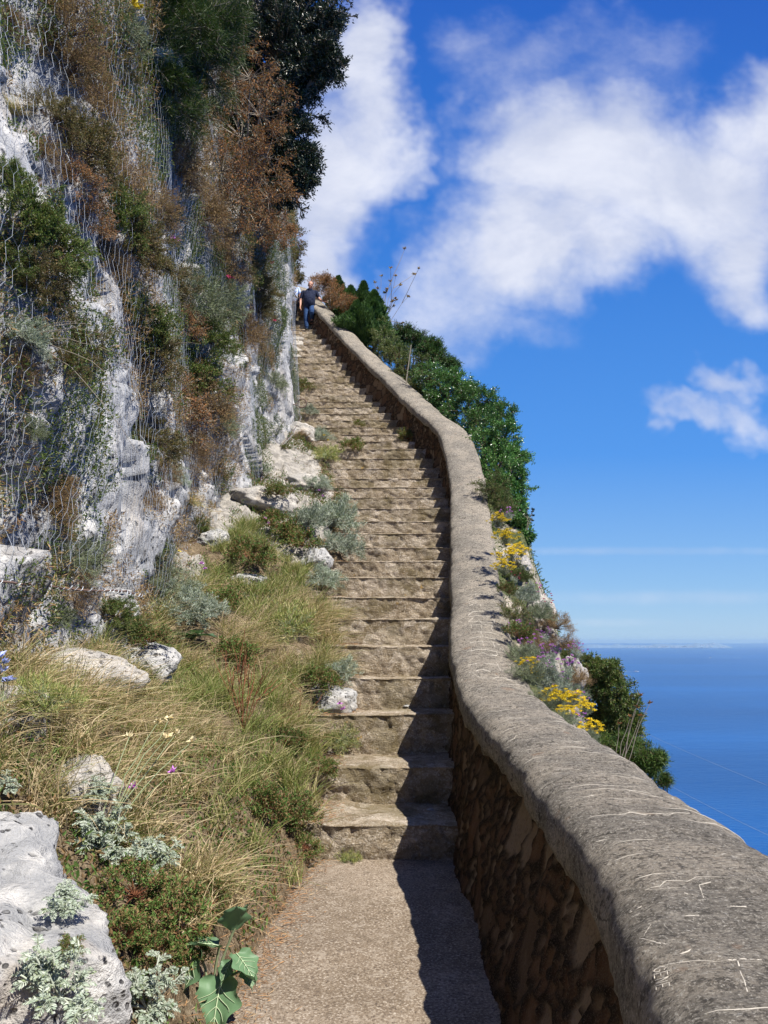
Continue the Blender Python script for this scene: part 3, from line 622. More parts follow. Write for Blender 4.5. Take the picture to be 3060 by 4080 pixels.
ROCKS = [ # dx,dy on the bank (or explicit), sx,sy,sz, sink, mat, seed, label
 (60, 2000, .62, .62, .55, None, 'rock', 3, 'huge white pitted limestone boulder filling the lower left corner'),
 (292, 1440, .42, .36, .30, .1, 'rock', 5, 'white boulder with a dark streak under the lowest netting'),
 (150, 1450, .50, .40, .22, .1, 'slab', 8, 'flat pinkish grey rock shelf at the foot of the cliff on the far left'),
 (565, 1075, .62, .62, .34, .18, 'slab', 9, 'smooth grey triangular slab leaning on the net foot'),
 (655, 1050, .55, .50, .26, .12, 'slab', 12, 'long sloping grey slab between the triangular slab and the stairs'),
 (715, 1015, .42, .40, .24, .10, 'rock', 14, 'bright white rock beside the stairs below the green cushion plant'),
 (640, 935, .55, .60, .30, .15, 'slab', 15, 'grey slab just under the iron hook'),
 (715, 1505, .30, .28, .22, .06, 'rock', 18, 'white craggy rock at the stair edge above the long grass'),
 (683, 1215, .24, .22, .24, .05, 'rock', 21, 'round speckled white rock at the stair edge among silver plants'),
 (535, 1250, .26, .22, .13, .05, 'rock', 24, 'low flat white rock in the middle of the weeds'),
 (470, 1170, .30, .30, .2, .08, 'rock', 25, 'pale rubble lump where the net meets the bank'),
 (170, 1730, .30, .22, .26, .05, 'slab', 27, 'upright grey rock behind the feathery silver plant'),
 (15, 1560, .28, .22, .30, .05, 'slab', 29, 'grey rock at the left border half hidden by long grass'),
 (700, 1760, .12, .12, .07, .02, 'slab', 31, 'small flat stone at the left end of the second step'),
]
rock_meshes, rock_offs = [], []
for (dx, dy, sx, sy, sz, sink, mt, seed, lab) in ROCKS:
    if sink is None: p = Vector((-1.62, 2.75, -1.17))
    else:
        p, nn = hit(B_bank, dx, dy); p = Vector(p); p.z -= sink * .6
    me = rockmesh(seed, sx * (1.35 if sink is None else 1), sy * (1.5 if sink is None else 1), sz * (1.25 if sink is None else 1), M[mt], n=110 if sink is None else 60, m=160 if sink is None else 90)
    o = tag(obj('boulder', me, loc=p), lab, 'rock'); rock_meshes.append(me); rock_offs.append(np.array(p))
B_rock = bvh(rock_meshes, rock_offs)
def hit2(dx, dy):
    best = (None, None); bd = 1e9
    for B in (B_bank, B_rock, B_step):
        p, n = hit(B, dx, dy)
        if p is not None and p.length < bd: best, bd = (p, n), p.length
    return best

# ------------------------------------------------------------------ plant prototypes (metre scale)
PRO = {}
def proto(key, seeds, lmat_, smat_, **kw):
    L = []
    for sd in seeds:
        (lv, lf), (sv, sf) = bush(sd, **kw)
        L.append((G().add(lv, lf).mesh('foliage', M[lmat_], smooth=False), G().add(sv, sf).mesh('stems', M[smat_], smooth=True)))
    PRO[key] = L
proto('green', (1, 2, 3), 'green', 'stem', R=.5, nb=70, nt=8, nl=11000, L=.03, Wd=.012, spread=.10)
proto('olive', (4, 5, 6), 'olive', 'stem', R=.5, nb=70, nt=8, nl=10500, L=.026, Wd=.009, spread=.10)
proto('dry', (7, 8, 9), 'dry', 'stem', R=.5, nb=90, nt=9, nl=7000, L=.024, Wd=.007, spread=.13, stem=.004)
proto('orange', (10, 11, 12), 'orange', 'greystem', R=.5, nb=46, nt=9, nl=3600, L=.034, Wd=.013, spread=.12, smin=.5, stem=.006, lup=-.5)
proto('silver', (13, 14), 'silver', 'sstem', R=.4, nb=60, nt=6, nl=4200, L=.045, Wd=.008, spread=.07, lup=.5)
proto('greygreen', (15, 16), 'greygreen', 'gstem', R=.4, nb=80, nt=6, nl=5200, L=.045, Wd=.005, spread=.08, lup=.6)
proto('needle', (17, 18, 19), 'needle', 'stem', R=.6, nb=42, nt=9, nl=9000, L=.075, Wd=.0045, spread=.16, drad=.45, twr=.006, lup=.3)
proto('herb', (20, 21, 22), 'herb', 'rstem', R=.3, nb=46, nt=5, nl=2600, L=.032, Wd=.013, spread=.06, stem=.003)
proto('spiky', (23,), 'ggrass', 'gstem', R=.3, nb=60, nt=4, nl=2600, L=.06, Wd=.006, spread=.05, lup=.8)
proto('yellowgreen', (24,), 'herb', 'greystem', R=.5, nb=60, nt=7, nl=6000, L=.028, Wd=.014, spread=.1)

def copy_plant(key, i, name, p, direction, R, base_R, label, cat, group, spin=0.0, squash=1.0):
    lm, sm = PRO[key][i % len(PRO[key])]
    q = Vector(direction).to_track_quat('Z', 'Y') @ Quaternion((0, 0, 1), spin)
    e = empty(name, p, label, cat, group, q, R / base_R); e.scale[2] *= squash
    obj('foliage', lm, e); obj('stems', sm, e)
    return e

# pinnate silver leaves
def pinnate(P0, D, L, rng, lobes=8, droop=.5, lw=.09, ll=.30):
    N = len(P0); D = D / np.linalg.norm(D, axis=1, keepdims=True)
    up = np.array([0, 0, 1.]); side = np.cross(D, up); side /= np.linalg.norm(side, axis=1, keepdims=True) + 1e-6
    L = np.broadcast_to(L, (N,)); B, DD, LL, WW = [], [], [], []
    for i in range(lobes):
        t = .18 + .8 * i / (lobes - 1); base = P0 + D * (t * L)[:, None] - up * (droop * t * t * L)[:, None]
        prof = math.sin(min(1, t * 1.15) * math.pi * .86) + .12; tan = D - up * (2 * droop * t); tan /= np.linalg.norm(tan, axis=1, keepdims=True)
        for sg in (-1, 1):
            B.append(base); DD.append(tan * .75 + side * sg + rng.normal(size=(N, 3)) * .12); LL.append(L * ll * prof); WW.append(L * lw * 1.25)
    B.append(P0 + D * (.9 * L)[:, None] - up * (droop * .81 * L)[:, None]); DD.append(D - up * 2 * droop); LL.append(L * .2); WW.append(L * lw * 1.3)
    lv, lf = leafquads(np.concatenate(B), np.concatenate(DD), np.concatenate(LL), np.concatenate(WW), rng, .1, .6)
    ts = np.linspace(0, 1, 5); path = P0[:, None] + D[:, None] * (ts[None, :] * L[:, None])[..., None] - up * (droop * (ts ** 2)[None, :] * L[:, None])[..., None]
    tv, tf = tubes(path, (np.linspace(.022, .008, 5)[None, :] * L[:, None]), 4)
    return lv, lf, tv, tf
def miller(seed, nst=12, per=13, R=.26, L=.095):
    rng = np.random.default_rng(seed); P, D = [], []; paths = []
    for i in range(nst):
        a = rng.random() * 6.283; el = .25 + 1.1 * rng.random(); d = np.array([math.cos(a) * math.cos(el), math.sin(a) * math.cos(el), math.sin(el)])
        ln = R * (.5 + .6 * rng.random()); tip = d * ln; paths.append(np.stack([np.zeros(3), d * ln * .5 + [0, 0, -.01], tip]))
        for j in range(per):
            aa = rng.random() * 6.283; q = d * .9 + np.array([math.cos(aa), math.sin(aa), .25 * rng.random()]) * (.5 + .8 * rng.random())
            P.append(tip * (.35 + .65 * rng.random())); D.append(q)
    lv, lf, tv, tf = pinnate(np.array(P), np.array(D), L * (.6 + .6 * rng.random(len(P))), rng)
    sv, sf = tubes(np.array(paths), np.full((nst, 3), .005), 5)
    return G().add(lv, lf).add(tv, tf).mesh('foliage', M['silver'], smooth=False), G().add(sv, sf).mesh('stems', M['sstem'])
PRO['miller'] = [miller(31), miller(32, 14, 12), miller(33, 11, 12, .24, .11)]

# ------------------------------------------------------------------ shrubs on the cliff
CL = [ # dx,dy,r px,type,label
 (165,55,80,'dry','brown withered shrub in the top left corner, right of the bare rock strip'),
 (25,50,42,'dry','small brown tuft on the bare rock at the very top left corner'),
 (110,80,30,'olive','little olive cushion between the bare rock strip and the brown withered shrub'),
 (250,25,60,'greygreen','grey green leafy shrub at the top border with yellow flowers'),
 (165,150,70,'dry','rust brown shrub hanging behind the loose net near the top left'),
 (235,120,55,'olive','olive bush between the rust brown shrub and the pine boughs'),
 (120,250,55,'olive','yellowish bush below the loose black net gap, upper left'),
 (215,215,45,'dry','thin dry shrub under the highest pine bough'),
 (40,235,45,'tuft','yellow grass tuft on the bare rock at the upper left border'),
 (180,310,80,'olive','wide olive shrub level with the lowest pine bough, left side'),
 (90,330,50,'dry','brown shrub at the left, below the yellowish bush'),
 (250,370,70,'dry','tangled brown shrub in the middle of the upper cliff'),
 (175,395,55,'orange','dead orange fronds hanging left of the tangled brown shrub'),
 (60,450,80,'green','big green shrub at the left border, upper half'),
 (30,380,40,'green','small green shrub above the big green one at the left border'),
 (115,520,75,'green','green shrub hanging below the big one at the left border'),
 (30,560,62,'green','dark green shrub on the left border over the white rock'),
 (90,610,70,'olive','brownish green shrub at the bottom of the left border thicket'),
 (250,450,75,'green','leafy shrub in the centre of the upper cliff'),
 (200,470,55,'orange','pale dead fronds between two green shrubs in the upper cliff'),
 (300,520,75,'olive','olive shrub in the centre of the netted cliff'),
 (330,430,60,'dry','dry shrub on the netting under the pine boughs'),
 (360,590,60,'olive','olive shrub halfway up the netted rock, right of centre'),
 (240,560,45,'dry','thin brown scrub between the white rock and the central olive shrub'),
 (395,350,75,'dry','grey brown scrub to the right of the pine boughs'),
 (430,450,75,'dry','dry twiggy shrub left of the orange leaved thicket'),
 (410,520,50,'tuft','tuft of long dry grass under the grey brown scrub'),
 (480,560,60,'dry','dry tangle under the orange leaved thicket'),
 (545,600,55,'olive','narrow olive shrub on the right part of the net'),
 (490,640,50,'greygreen','grey green shrub with a few pink flowers, right part of the net'),
 (300,680,72,'green','fresh green bush in the middle of the net'),
 (265,640,45,'green','small green bush joined to the left of the fresh green one'),
 (430,640,75,'greygreen','large bluish green bush left of the pink flowers'),
 (395,690,48,'orange','reddish dead bush between two green bushes mid cliff'),
 (460,720,50,'green','green bush right under the reddish dead bush'),
 (530,710,48,'dry','dry hanging scrub above the plain netted rock on the right'),
 (555,660,40,'olive','small olive scrub near the cliff edge'),
 (170,730,62,'olive','olive scrub in the left middle with long arching grass'),
 (105,715,50,'tuft','arching grass tuft, left middle'),
 (60,720,48,'silver','silvery plant under the arching grass, left border'),
 (150,780,52,'olive','dark cushion hanging over the white rock face on the left'),
 (60,790,35,'dry','withered cushion on the left border, middle height'),
 (330,770,75,'olive','olive bush at the top of the long brown hanging growth'),
 (400,780,80,'green','thick green bush at the right of the olive one'),
 (440,850,72,'dry','brown bush on the right shoulder of the hanging growth'),
 (375,860,75,'orange','reddish brown growth in the centre of the hanging mass'),
 (340,940,60,'olive','olive mass low in the hanging growth'),
 (400,950,58,'dry','brown fringe at the lower right of the hanging growth'),
 (480,900,40,'greygreen','grey green bush on the right flank of the hanging growth'),
 (350,1010,42,'dry','dark brown fringe at the bottom of the hanging growth'),
 (75,920,30,'greygreen','small grey tuft alone on the white rock at the left'),
 (120,1040,45,'dry','dark dry tangle in the lower left rock crevice'),
 (120,1110,48,'dry','lower dark tangle in the same crevice'),
 (165,1190,62,'greygreen','grey green cushion on the net above the bottom cable, left'),
 (150,1250,55,'dry','dead lower half of the grey cushion above the bottom cable'),
 (130,1325,28,'greygreen','small spiky tuft just below the bottom cable'),
 (412,1075,45,'tuft','golden grass tuft on the low net'),
 (380,1025,28,'silver','silver sprig next to the golden grass tuft'),
 (430,1130,26,'green','little round green bush below the golden grass tuft'),
 (330,1070,28,'dry','brown sprig left of the golden grass tuft'),
 (595,820,26,'greygreen','lone grey sprig on the plain netted rock near the stairs'),
 (570,760,22,'dry','thin dry sprig high on the plain netted rock'),
 (470,1010,22,'dry','small dry sprig low on the plain netted rock'),
 (345,1235,60,'greygreen','fine feathery grey green bush at the cliff foot'),
 (255,1320,40,'green','green bush at the cliff foot left of the feathery one'),
 (290,1350,34,'green','dark green sprig under the cliff foot bush'),
]
# grass tuft prototypes
def blades(rng, C, n, L, wd, down_dir=(.5, -.25, 0), bias=.5, elev=(.5, 1.35), rad=.05, K=5, sag=.55):
    N = len(C) * n; c = np.repeat(C, n, 0) + np.concatenate([rng.normal(size=(N, 2)) * rad, np.zeros((N, 1))], 1)
    a = rng.random(N) * 6.283; el = elev[0] + (elev[1] - elev[0]) * rng.random(N)
    d = np.stack([np.cos(a) * np.cos(el), np.sin(a) * np.cos(el), np.sin(el)], 1) + np.array(down_dir) * bias; d /= np.linalg.norm(d, axis=1, keepdims=True)
    ln = (L * (.45 + .9 * rng.random(N)) * np.repeat(.6 + .8 * rng.random(len(C)), n))[:, None]; t = np.linspace(0, 1, K); a = a + np.repeat(rng.random(len(C)) * 6.283, n) * 0
    hd = d.copy(); hd[:, 2] = 0
    P = c[:, None] + d[:, None] * (t[None, :, None] * ln[:, None]) + np.array([0, 0, -1.]) * (sag * (t ** 2.1)[None, :, None] * ln[:, None]) + hd[:, None] * (.25 * (t ** 2)[None, :, None] * ln[:, None])
    side = np.cross(d, rng.normal(size=(N, 3))); side /= np.linalg.norm(side, axis=1, keepdims=True)
    w_ = (wd * (1 - t ** 1.6) + .0006)[None, :, None] * (.7 + .6 * rng.random((N, 1, 1)))
    V = np.stack([P - side[:, None] * w_ / 2, P + side[:, None] * w_ / 2], 2)       # N,K,2,3
    k = np.arange(K - 1) * 2; q = np.stack([k, k + 1, k + 3, k + 2], 1)
    return V.reshape(-1, 3), (q[None] + (np.arange(N) * K * 2)[:, None, None]).reshape(-1, 4)
def tuft(seed):
    rng = np.random.default_rng(seed)
    v, f = blades(rng, np.zeros((1, 3)), 260, .42, .005, bias=0, rad=.03)
    v2, f2 = blades(rng, np.zeros((1, 3)), 120, .3, .005, bias=0, rad=.03)
    return G().add(v, f).mesh('foliage', M['grass'], False), G().add(v2, f2).mesh('stems', M['ggrass'], False)
PRO['tuft'] = [tuft(41), tuft(42)]
BR = dict(green=.5, olive=.5, dry=.5, orange=.5, silver=.4, greygreen=.4, needle=.6, herb=.3, spiky=.3, yellowgreen=.5, miller=.3, tuft=.42)
CATN = dict(green='shrub', olive='shrub', dry='dry_shrub', orange='dead_shrub', silver='silver_plant', greygreen='shrub', needle='pine_bough', herb='weed', spiky='weed', yellowgreen='shrub', miller='silver_plant', tuft='grass_tuft')
rnd = random.Random(5)
for i, (dx, dy, r, ty, lab) in enumerate(CL):
    p, n = hit(B_cliff, dx, dy)
    if p is None: print('MISS', dx, dy); continue
    R = r * mpx(p) * 1.34
    d = Vector((.75, -.25, .65)) if ty != 'tuft' else Vector((.35, -.1, 1))
    copy_plant(ty, i, CATN[ty], p - Vector((.12 * R, 0, .25 * R)), d, R, BR[ty], lab, {'dry_shrub': 'shrub', 'dead_shrub': 'dead shrub', 'grass_tuft': 'grass tuft', 'silver_plant': 'plant'}.get(CATN[ty], CATN[ty]), 'plants growing on the cliff face', rnd.random() * 6)

# small growth nobody could count, all over the netted rock
rng = np.random.default_rng(77)
def cliff_cover(name, mat, n, L, Wd, s, lo, ymin=2.5, ymax=18, label=''):
    y = ymin + (ymax - ymin) * rng.random(n * 5) ** .9; z = CBZ(y) - .1 + (10.5 - CBZ(y)) * rng.random(n * 5)
    m = fbm(y * .9, z * .55, s, 3, s) + .45 * fbm(y * 4, z * 3, s, 2, s + 1) + .55 * sstep(.5, 4.5, z - .42 * y) - .35 * sstep(12.5, 15, y) * sstep(9, 6, z)
    k = np.where(m > lo)[0][:n]; y, z = y[k], z[k]; N = len(y)
    x = cliff_x(y, z); P = np.stack([x + .20 * rng.random(N) ** 1.5 * sstep(lo - .05, lo + .5, m[k]) + .01, y, z], 1)
    D = np.array([.7, -.1, .3]) + rng.normal(size=(N, 3)) * .8
    lv, lf = leafquads(P, D, L * (.5 + rng.random(N)), Wd * (.6 + .8 * rng.random(N)), rng)
    tag(obj(name, G().add(lv, lf).mesh(name, M[mat], False)), label, 'ground cover', kind='stuff')
cliff_cover('cliff_green_growth', 'green', 190000, .034, .012, 3, .26, label='fine green growth scattered over the netted rock')
cliff_cover('cliff_dry_growth', 'dry', 190000, .055, .007, 9, .20, label='fine dry brown growth scattered over the netted rock')

# pine boughs, orange thicket: several stand out from the face
def crown_tree(name, label, cat, group, blobs, mat, trunkmat, base, seed, L, Wd, dens=9000, tr=.06, crown='crown', **kw):
    """blobs: (dx, dy, r px, Y). One crown mesh of many leaf clumps, one trunk mesh with limbs from base."""
    base = Vector(base); e = empty(name, base, label, cat, group); gl, gt = G(), G()
    cs = [(at(dx, dy, Y), r) for dx, dy, r, Y in blobs]; mean = sum((c for c, _ in cs), Vector()) / len(cs)
    fork = base.lerp(mean, .45)
    fp = np.array([base - base, (base.lerp(fork, .5) + Vector((.05, .03, 0))) - base, fork - base]); v, f = tubes(fp[None], np.array([[tr * 1.3, tr, tr * .85]]), 8); gt.add(v, f)
    for i, (c, r) in enumerate(cs):
        R = r * mpx(c)
        (lv, lf), (sv, sf) = bush(seed + i, R=R * 1.05, nb=kw.get('nb', 46), nt=kw.get('nt', 8), nl=int(dens * min(1.4, (r / 80) ** 1.2) + 500), L=L, Wd=Wd, spread=kw.get('spread', .16) * R / .6, squash=kw.get('squash', .95), smin=kw.get('smin', .35), hemi=-1, lup=kw.get('lup', .1), twr=L * .4, stem=tr * .22, lump=.4, drad=kw.get('drad', .7))
        off = np.array(c - base); gl.add(lv + off, lf); gt.add(sv + off, sf)
        m = (np.array(fork - base) + off) / 2 + np.array([.04, 0, .05]) * R
        v, f = tubes(np.stack([np.array(fork - base), m, off])[None], np.array([[tr * .8, tr * .55, tr * .25]]), 6); gt.add(v, f)
    obj(crown, gl.mesh(crown, M[mat], False), e); obj('trunk', gt.mesh('trunk', M[trunkmat]), e)
    return e
crown_tree('evergreen_oak', 'large dark evergreen tree overhanging the stairs from the cliff top', 'tree', None,
    [(640,50,95,12.6),(655,150,70,12.3),(600,130,110,12.6),(560,40,130,12.8),(610,235,80,12.5),(520,150,110,13),(595,300,75,12.5),(640,345,52,12.4),(610,390,62,12.5),(655,385,38,12.3),(530,290,100,13),(490,230,90,13.2),(540,400,70,12.9),(470,330,80,13.2),(705,60,40,12.2),(700,130,45,12.2),(440,120,110,13.4),(470,30,110,13.4),(640,-60,120,12.6),(520,-80,140,13)],
    'dark', 'greystem', (-2.6, 13.6, 7.6), 200, .075, .026, dens=7000, tr=.13)
crown_tree('pine_tree', 'dark green pine bough mass hanging over the net from the cliff top', 'tree', None,
    [(330,130,85,7.6),(400,70,100,7.8),(455,50,95,8.1),(375,215,75,7.9),(300,60,70,7.4),(440,150,80,8.2),(330,-20,110,7.5),(270,95,38,7.2)],
    'needle', 'greystem', tuple(hit(B_cliff, 420, 190)[0] - Vector((.1, 0, 0))), 240, .085, .005, dens=11000, tr=.05, drad=.45, lup=.3)
crown_tree('dead_thicket', 'tall bare thicket with dead orange brown leaves in front of the dark tree', 'dead shrub', None,
    [(500,110,80,11.2),(540,170,75,11.2),(560,250,80,11.2),(520,300,85,11),(575,340,60,11.3),(540,390,80,11.1),(580,430,60,11.4),(500,440,75,10.8),(560,500,65,11.4),(600,500,38,11.8),(480,370,70,10.8)],
    'orange', 'greystem', tuple(hit(B_cliff, 520, 520)[0] - Vector((.1, 0, 0))), 260, .05, .016, dens=1050, tr=.03, nb=26, nt=9, smin=.5, lup=-.4)
crown_tree('corner_shrub', 'yellowish green shrub leaning out at the cliff corner above the walkers', 'shrub', None,
    [(622,500,34,18.2),(635,540,26,18.4),(630,575,22,18.8),(645,600,13,19.4)], 'yellowgreen' if 'yellowgreen' in M else 'olive', 'stem', tuple(Vector(cliff_x(18.6, 9.3).reshape(1).tolist() + [18.6, 9.2]) - Vector((.1, 0, 0))), 280, .05, .022, dens=2600, tr=.03)

# ------------------------------------------------------------------ wire netting over the cliff
def net_bot(y): return np.interp(y, [2.6, 7.0, 7.4, 9, 11.2, 14, 16.7], [.30, .42, .14, .88, 1.80, 3.45, 5.10])
def drape(y, z):
    y = np.asarray(y, float); z = np.asarray(z, float)
    a = np.mean([cliff_x(y + q, z + r, False) for q in (-.36, -.18, 0, .18, .36) for r in (-.45, 0, .45)], axis=0) + .11
    return a + .05 + .03 * fbm(y * 2, z * .8, 9, 2, 91)
cw, ch = .085, .115
ny_ = int((16.95 - 2.6) / cw); ev = []
rows_ = int(11.0 / (ch * 1.5)) 
jj, ii = np.meshgrid(np.arange(rows_), np.arange(ny_), indexing='ij')
yc = 2.6 + (ii + .5 * (jj % 2)) * cw; zc_ = -.1 + jj * ch * 1.5
def nodes(dy, dz): return yc + dy, zc_ + dz
top_ = nodes(0, ch); tr_ = nodes(cw / 2, ch * .5); br_ = nodes(cw / 2, -ch * .5); tl_ = nodes(-cw / 2, ch * .5)
A = np.concatenate([np.stack([a[0].ravel(), a[1].ravel()], 1) for a in (top_, tr_, top_)]); B = np.concatenate([np.stack([a[0].ravel(), a[1].ravel()], 1) for a in (tr_, br_, tl_)])
topz = np.interp(A[:, 0], [2.6, 6, 10, 14, 17], [8.2, 9.0, 10, 10.3, 10.3])
keep = (A[:, 1] > net_bot(A[:, 0])) & (B[:, 1] > net_bot(B[:, 0])) & (A[:, 1] < topz)
A, B = A[keep], B[keep]
def warp(q):
    y, z = q[:, 0], q[:, 1]; y2 = y + .05 * fbm(y * .8, z * .8, 0, 3, 95) + .012 * vn(y * 9, z * 9, 0, 4); z2 = z + .04 * fbm(y * .8, z * .8, 5, 3, 97)
    return np.stack([drape(y2, z2), y2, z2], 1)
pa, pb = warp(A), warp(B)
v, f = tubes(np.stack([pa, pb], 1), np.full((len(pa), 2), .0013), 3)
net = empty('wire_net', (-2.4, 9, 1), 'galvanised hexagonal wire netting draped over the cliff face', 'netting'); NO = np.array([-2.4, 9, 1])
obj('mesh_wires', G().add(v - NO, f).mesh('mesh_wires', M['wire'], False), net)
yb_ = np.linspace(2.6, 16.9, 260); zb_ = net_bot(yb_) + .01 * fbm(yb_ * 3, 0 * yb_, 0, 3, 3); xb_ = drape(yb_, zb_) + .01
v, f = tubes(np.stack([xb_, yb_, zb_], 1)[None], np.full((1, 260), .0075), 6); obj('edge_cable', G().add(v - NO, f).mesh('edge_cable', M['rust']), net)
n_ = 166 * 8; yl = np.linspace(2.7, 16.8, n_); zl = net_bot(yl); xl_ = drape(yl, zl) + .01; al = np.arange(n_) / 8 * 2 * math.pi
v, f = tubes(np.stack([xl_ + .017 * np.cos(al), yl, zl + .019 * np.sin(al)], 1)[None], np.full((1, n_), .0024), 3); g = G().add(v - NO, f)   # wire wound round the cable
obj('lacing', g.mesh('lacing', M['wire'], False), net)
# iron hook
hp = Vector((float(drape(16.3, 5.25)) + .02, 16.25, 5.2)); a = np.linspace(math.pi * 1.15, -math.pi * .75, 16)
pth = np.concatenate([[[-.3, 0, .02], [-.12, 0, 0.0]], np.stack([.06 + .10 * np.cos(a), 0 * a, .03 + .10 * np.sin(a)], 1)])
v, f = tubes(pth[None], np.full((1, len(pth)), .014), 8)
tag(obj('iron_hook', G().add(v, f).mesh('iron_hook', M['rust']), loc=hp), 'rusty iron hook sticking out of the rock at the lower corner of the net', 'hook')

# ------------------------------------------------------------------ plants on the bank between stairs and cliff
BK = [ # dx,dy,r px,type,label,group?
 (240,1800,95,'miller','tall feathery silver plant right of the white boulder'),
 (330,1850,62,'miller','smaller feathery silver plant leaning right beside the tall one'),
 (140,1935,60,'miller','silver plant rooted on top of the huge white boulder'),
 (130,2110,105,'miller','pale silver plant at the lower left corner in front of the boulder'),
 (315,2140,90,'miller','bright silver feathery plant beside the broad leaved plant at the bottom'),
 (150,2040,30,'herb','thin green sprig in a crack of the huge white boulder'),
 (370,1960,85,'herb','leafy green weed with cream buds behind the broad leaved plant'),
 (450,1940,60,'herb','green weed at the middle of the path edge, right of the cream budded one'),
 (330,2040,58,'herb','reddish brown weed between boulder and broad leaved plant'),
 (400,2040,50,'herb','dark weed with red stems just above the broad leaves'),
 (560,1720,60,'herb','brownish green weed on the bank opposite the second step'),
 (630,1740,55,'herb','green leafy weed touching the left end of the second step'),
 (660,1820,34,'herb','low weed creeping onto the first step'),
 (755,1850,26,'spiky','little green tuft growing in the joint at the foot of the first step'),
 (690,1460,42,'herb','green weed with yellow leaves above the craggy white rock'),
 (740,1440,36,'silver','silver sprig at the stair edge above the craggy white rock'),
 (735,1590,38,'spiky','spiky green clump below the craggy white rock at the stair edge'),
 (620,1590,40,'herb','light green weed below and left of the craggy white rock'),
 (540,1185,48,'herb','dark green weed in front of the low flat white rock'),
 (590,1120,42,'herb','yellow green weed at the right of the triangular slab'),
 (600,1055,32,'herb','yellow green weed in the crack between the two slabs'),
 (720,1110,62,'silver','big silver bush beside the stairs, half way up the visible flight'),
 (735,1170,48,'silver','lower lobe of silver growth touching the stair ends'),
 (665,1115,45,'silver','silver bush left of the big one, with purple flowers'),
 (685,1040,30,'silver','silver sprig on the sloping slab below the bright white rock'),
 (700,1245,42,'silver','silver plant at the stair edge under the round speckled rock'),
 (640,1160,50,'herb','green and brown weed left of the round speckled rock'),
 (420,1310,62,'silver','silver clump at the cliff foot above the toothed leaf rosette'),
 (380,1270,48,'silver','grey silver clump against the cliff foot'),
 (480,1290,45,'herb','green weed right of the silver clump at the cliff foot'),
 (330,1370,40,'herb','dark weed over the white boulder with the streak'),
 (705,978,28,'spiky','green cushion plant on the bright white rock'),
 (762,958,28,'herb','green weed spilling onto the stairs beside the cushion plant'),
 (690,938,26,'silver','silver sprig between the hook slab and the stairs'),
 (652,940,18,'dry','brown tuft on the hook slab'),
 (668,885,20,'silver','small silver plant at the left end of a stair tread'),
 (650,828,24,'herb','green plant at the left end of a stair tread, highest on the bank'),
 (775,912,13,'herb','tiny green tuft in the middle of a stair tread'),
 (880,938,24,'herb','green leafy plant growing on the stairs against the parapet'),
 (795,815,13,'dry','dry sprig on the stairs against the parapet, higher up'),
 (560,1008,22,'silver','silver sprig at the net corner below the hook'),
 (617,965,12,'herb','tiny green tuft under the iron hook'),
 (100,1500,60,'spiky','green spiky grass clump under the rock shelf at the left border'),
 (180,1600,40,'herb','small weed among the long grass on the left'),
 (500,1400,50,'herb','low green weed in the grass above the red stalks'),
 (620,1340,55,'spiky','fresh green grassy clump near the stair edge under the silver plant'),
 (215,1700,40,'miller','half hidden silver plant behind the tall feathery one'),
 (10,1690,42,'miller','silver plant at the left border above the huge boulder'),
 (290,1905,75,'herb','green weed between the tall feathery plant and the broad leaves'),
 (265,2005,62,'herb','reddish green weed right against the huge boulder'),
 (690,1650,36,'herb','dry weed at the left end of the third step'),
]
PLPOS = []
for i, (dx, dy, r, ty, lab) in enumerate(BK):
    p, n = hit2(dx, dy + r * .55)
    if p is None: p, n = hit2(dx, dy)
    if p is None: print('MISS bank', dx, dy); continue
    R = r * mpx(p) * (1.2 if ty == 'miller' else 1.2); PLPOS.append((p.x, p.y, R)); p = p + Vector((0, 0, .10 * R)) - p.normalized() * .25 * R
    nm = CATN[ty]; copy_plant(ty, i, nm, p, Vector((.15, -.30, 1)), R, BR[ty], lab, {'dry_shrub': 'shrub', 'silver_plant': 'plant'}.get(nm, nm), 'plants on the bank', rnd.random() * 6)

# long grass: countless
rng = np.random.default_rng(12)
def scatter(n, y0, y1, fn, keepout=True):
    y = y0 + (y1 - y0) * rng.random(n * 6); t = rng.random(n * 6); xl = XL(y) - .02; xc = cliff_base(y) + .15
    x = xl + (xc - xl) * t; k = np.where(fn(x, y, t))[0][:n]
    q = np.stack([x[k], y[k], bank_z(x[k], y[k]) - .01], 1); ok = np.ones(len(q), bool)
    if keepout:
        for (a, b, r) in PLPOS: ok &= np.hypot(q[:, 0] - a - .04, (q[:, 1] - b + .6 * r) * .8) > .75 * r
    return q[ok]
ms = lambda x, y, s: fbm(x * 1.1, y * 1.1, s, 3, s)
C1 = scatter(380, 2.2, 9.4, lambda x, y, t: (ms(x, y, 1) > -.35) & (ms(x, y, 7) < .18) & (t > .05) & (t < .9) & ~((x < -1.0) & (y < 3.6)))
v, f = blades(rng, C1, 80, .36, .0042, bias=.30, elev=(.5, 1.5), sag=.42); tag(obj('dry_grass', G().add(v, f).mesh('dry_grass', M['grass'], False)), 'long dry straw grass covering the bank', 'grass', kind='stuff')
C2 = scatter(300, 2.2, 11, lambda x, y, t: (ms(x, y, 7) > .0) & (t < .9) & ~((x < -1.05) & (y < 3.6)))
v, f = blades(rng, C2, 70, .30, .005, bias=.2, elev=(.8, 1.5), sag=.35); tag(obj('green_grass', G().add(v, f).mesh('green_grass', M['ggrass'], False)), 'green grass mixed into the dry grass of the bank', 'grass', kind='stuff')
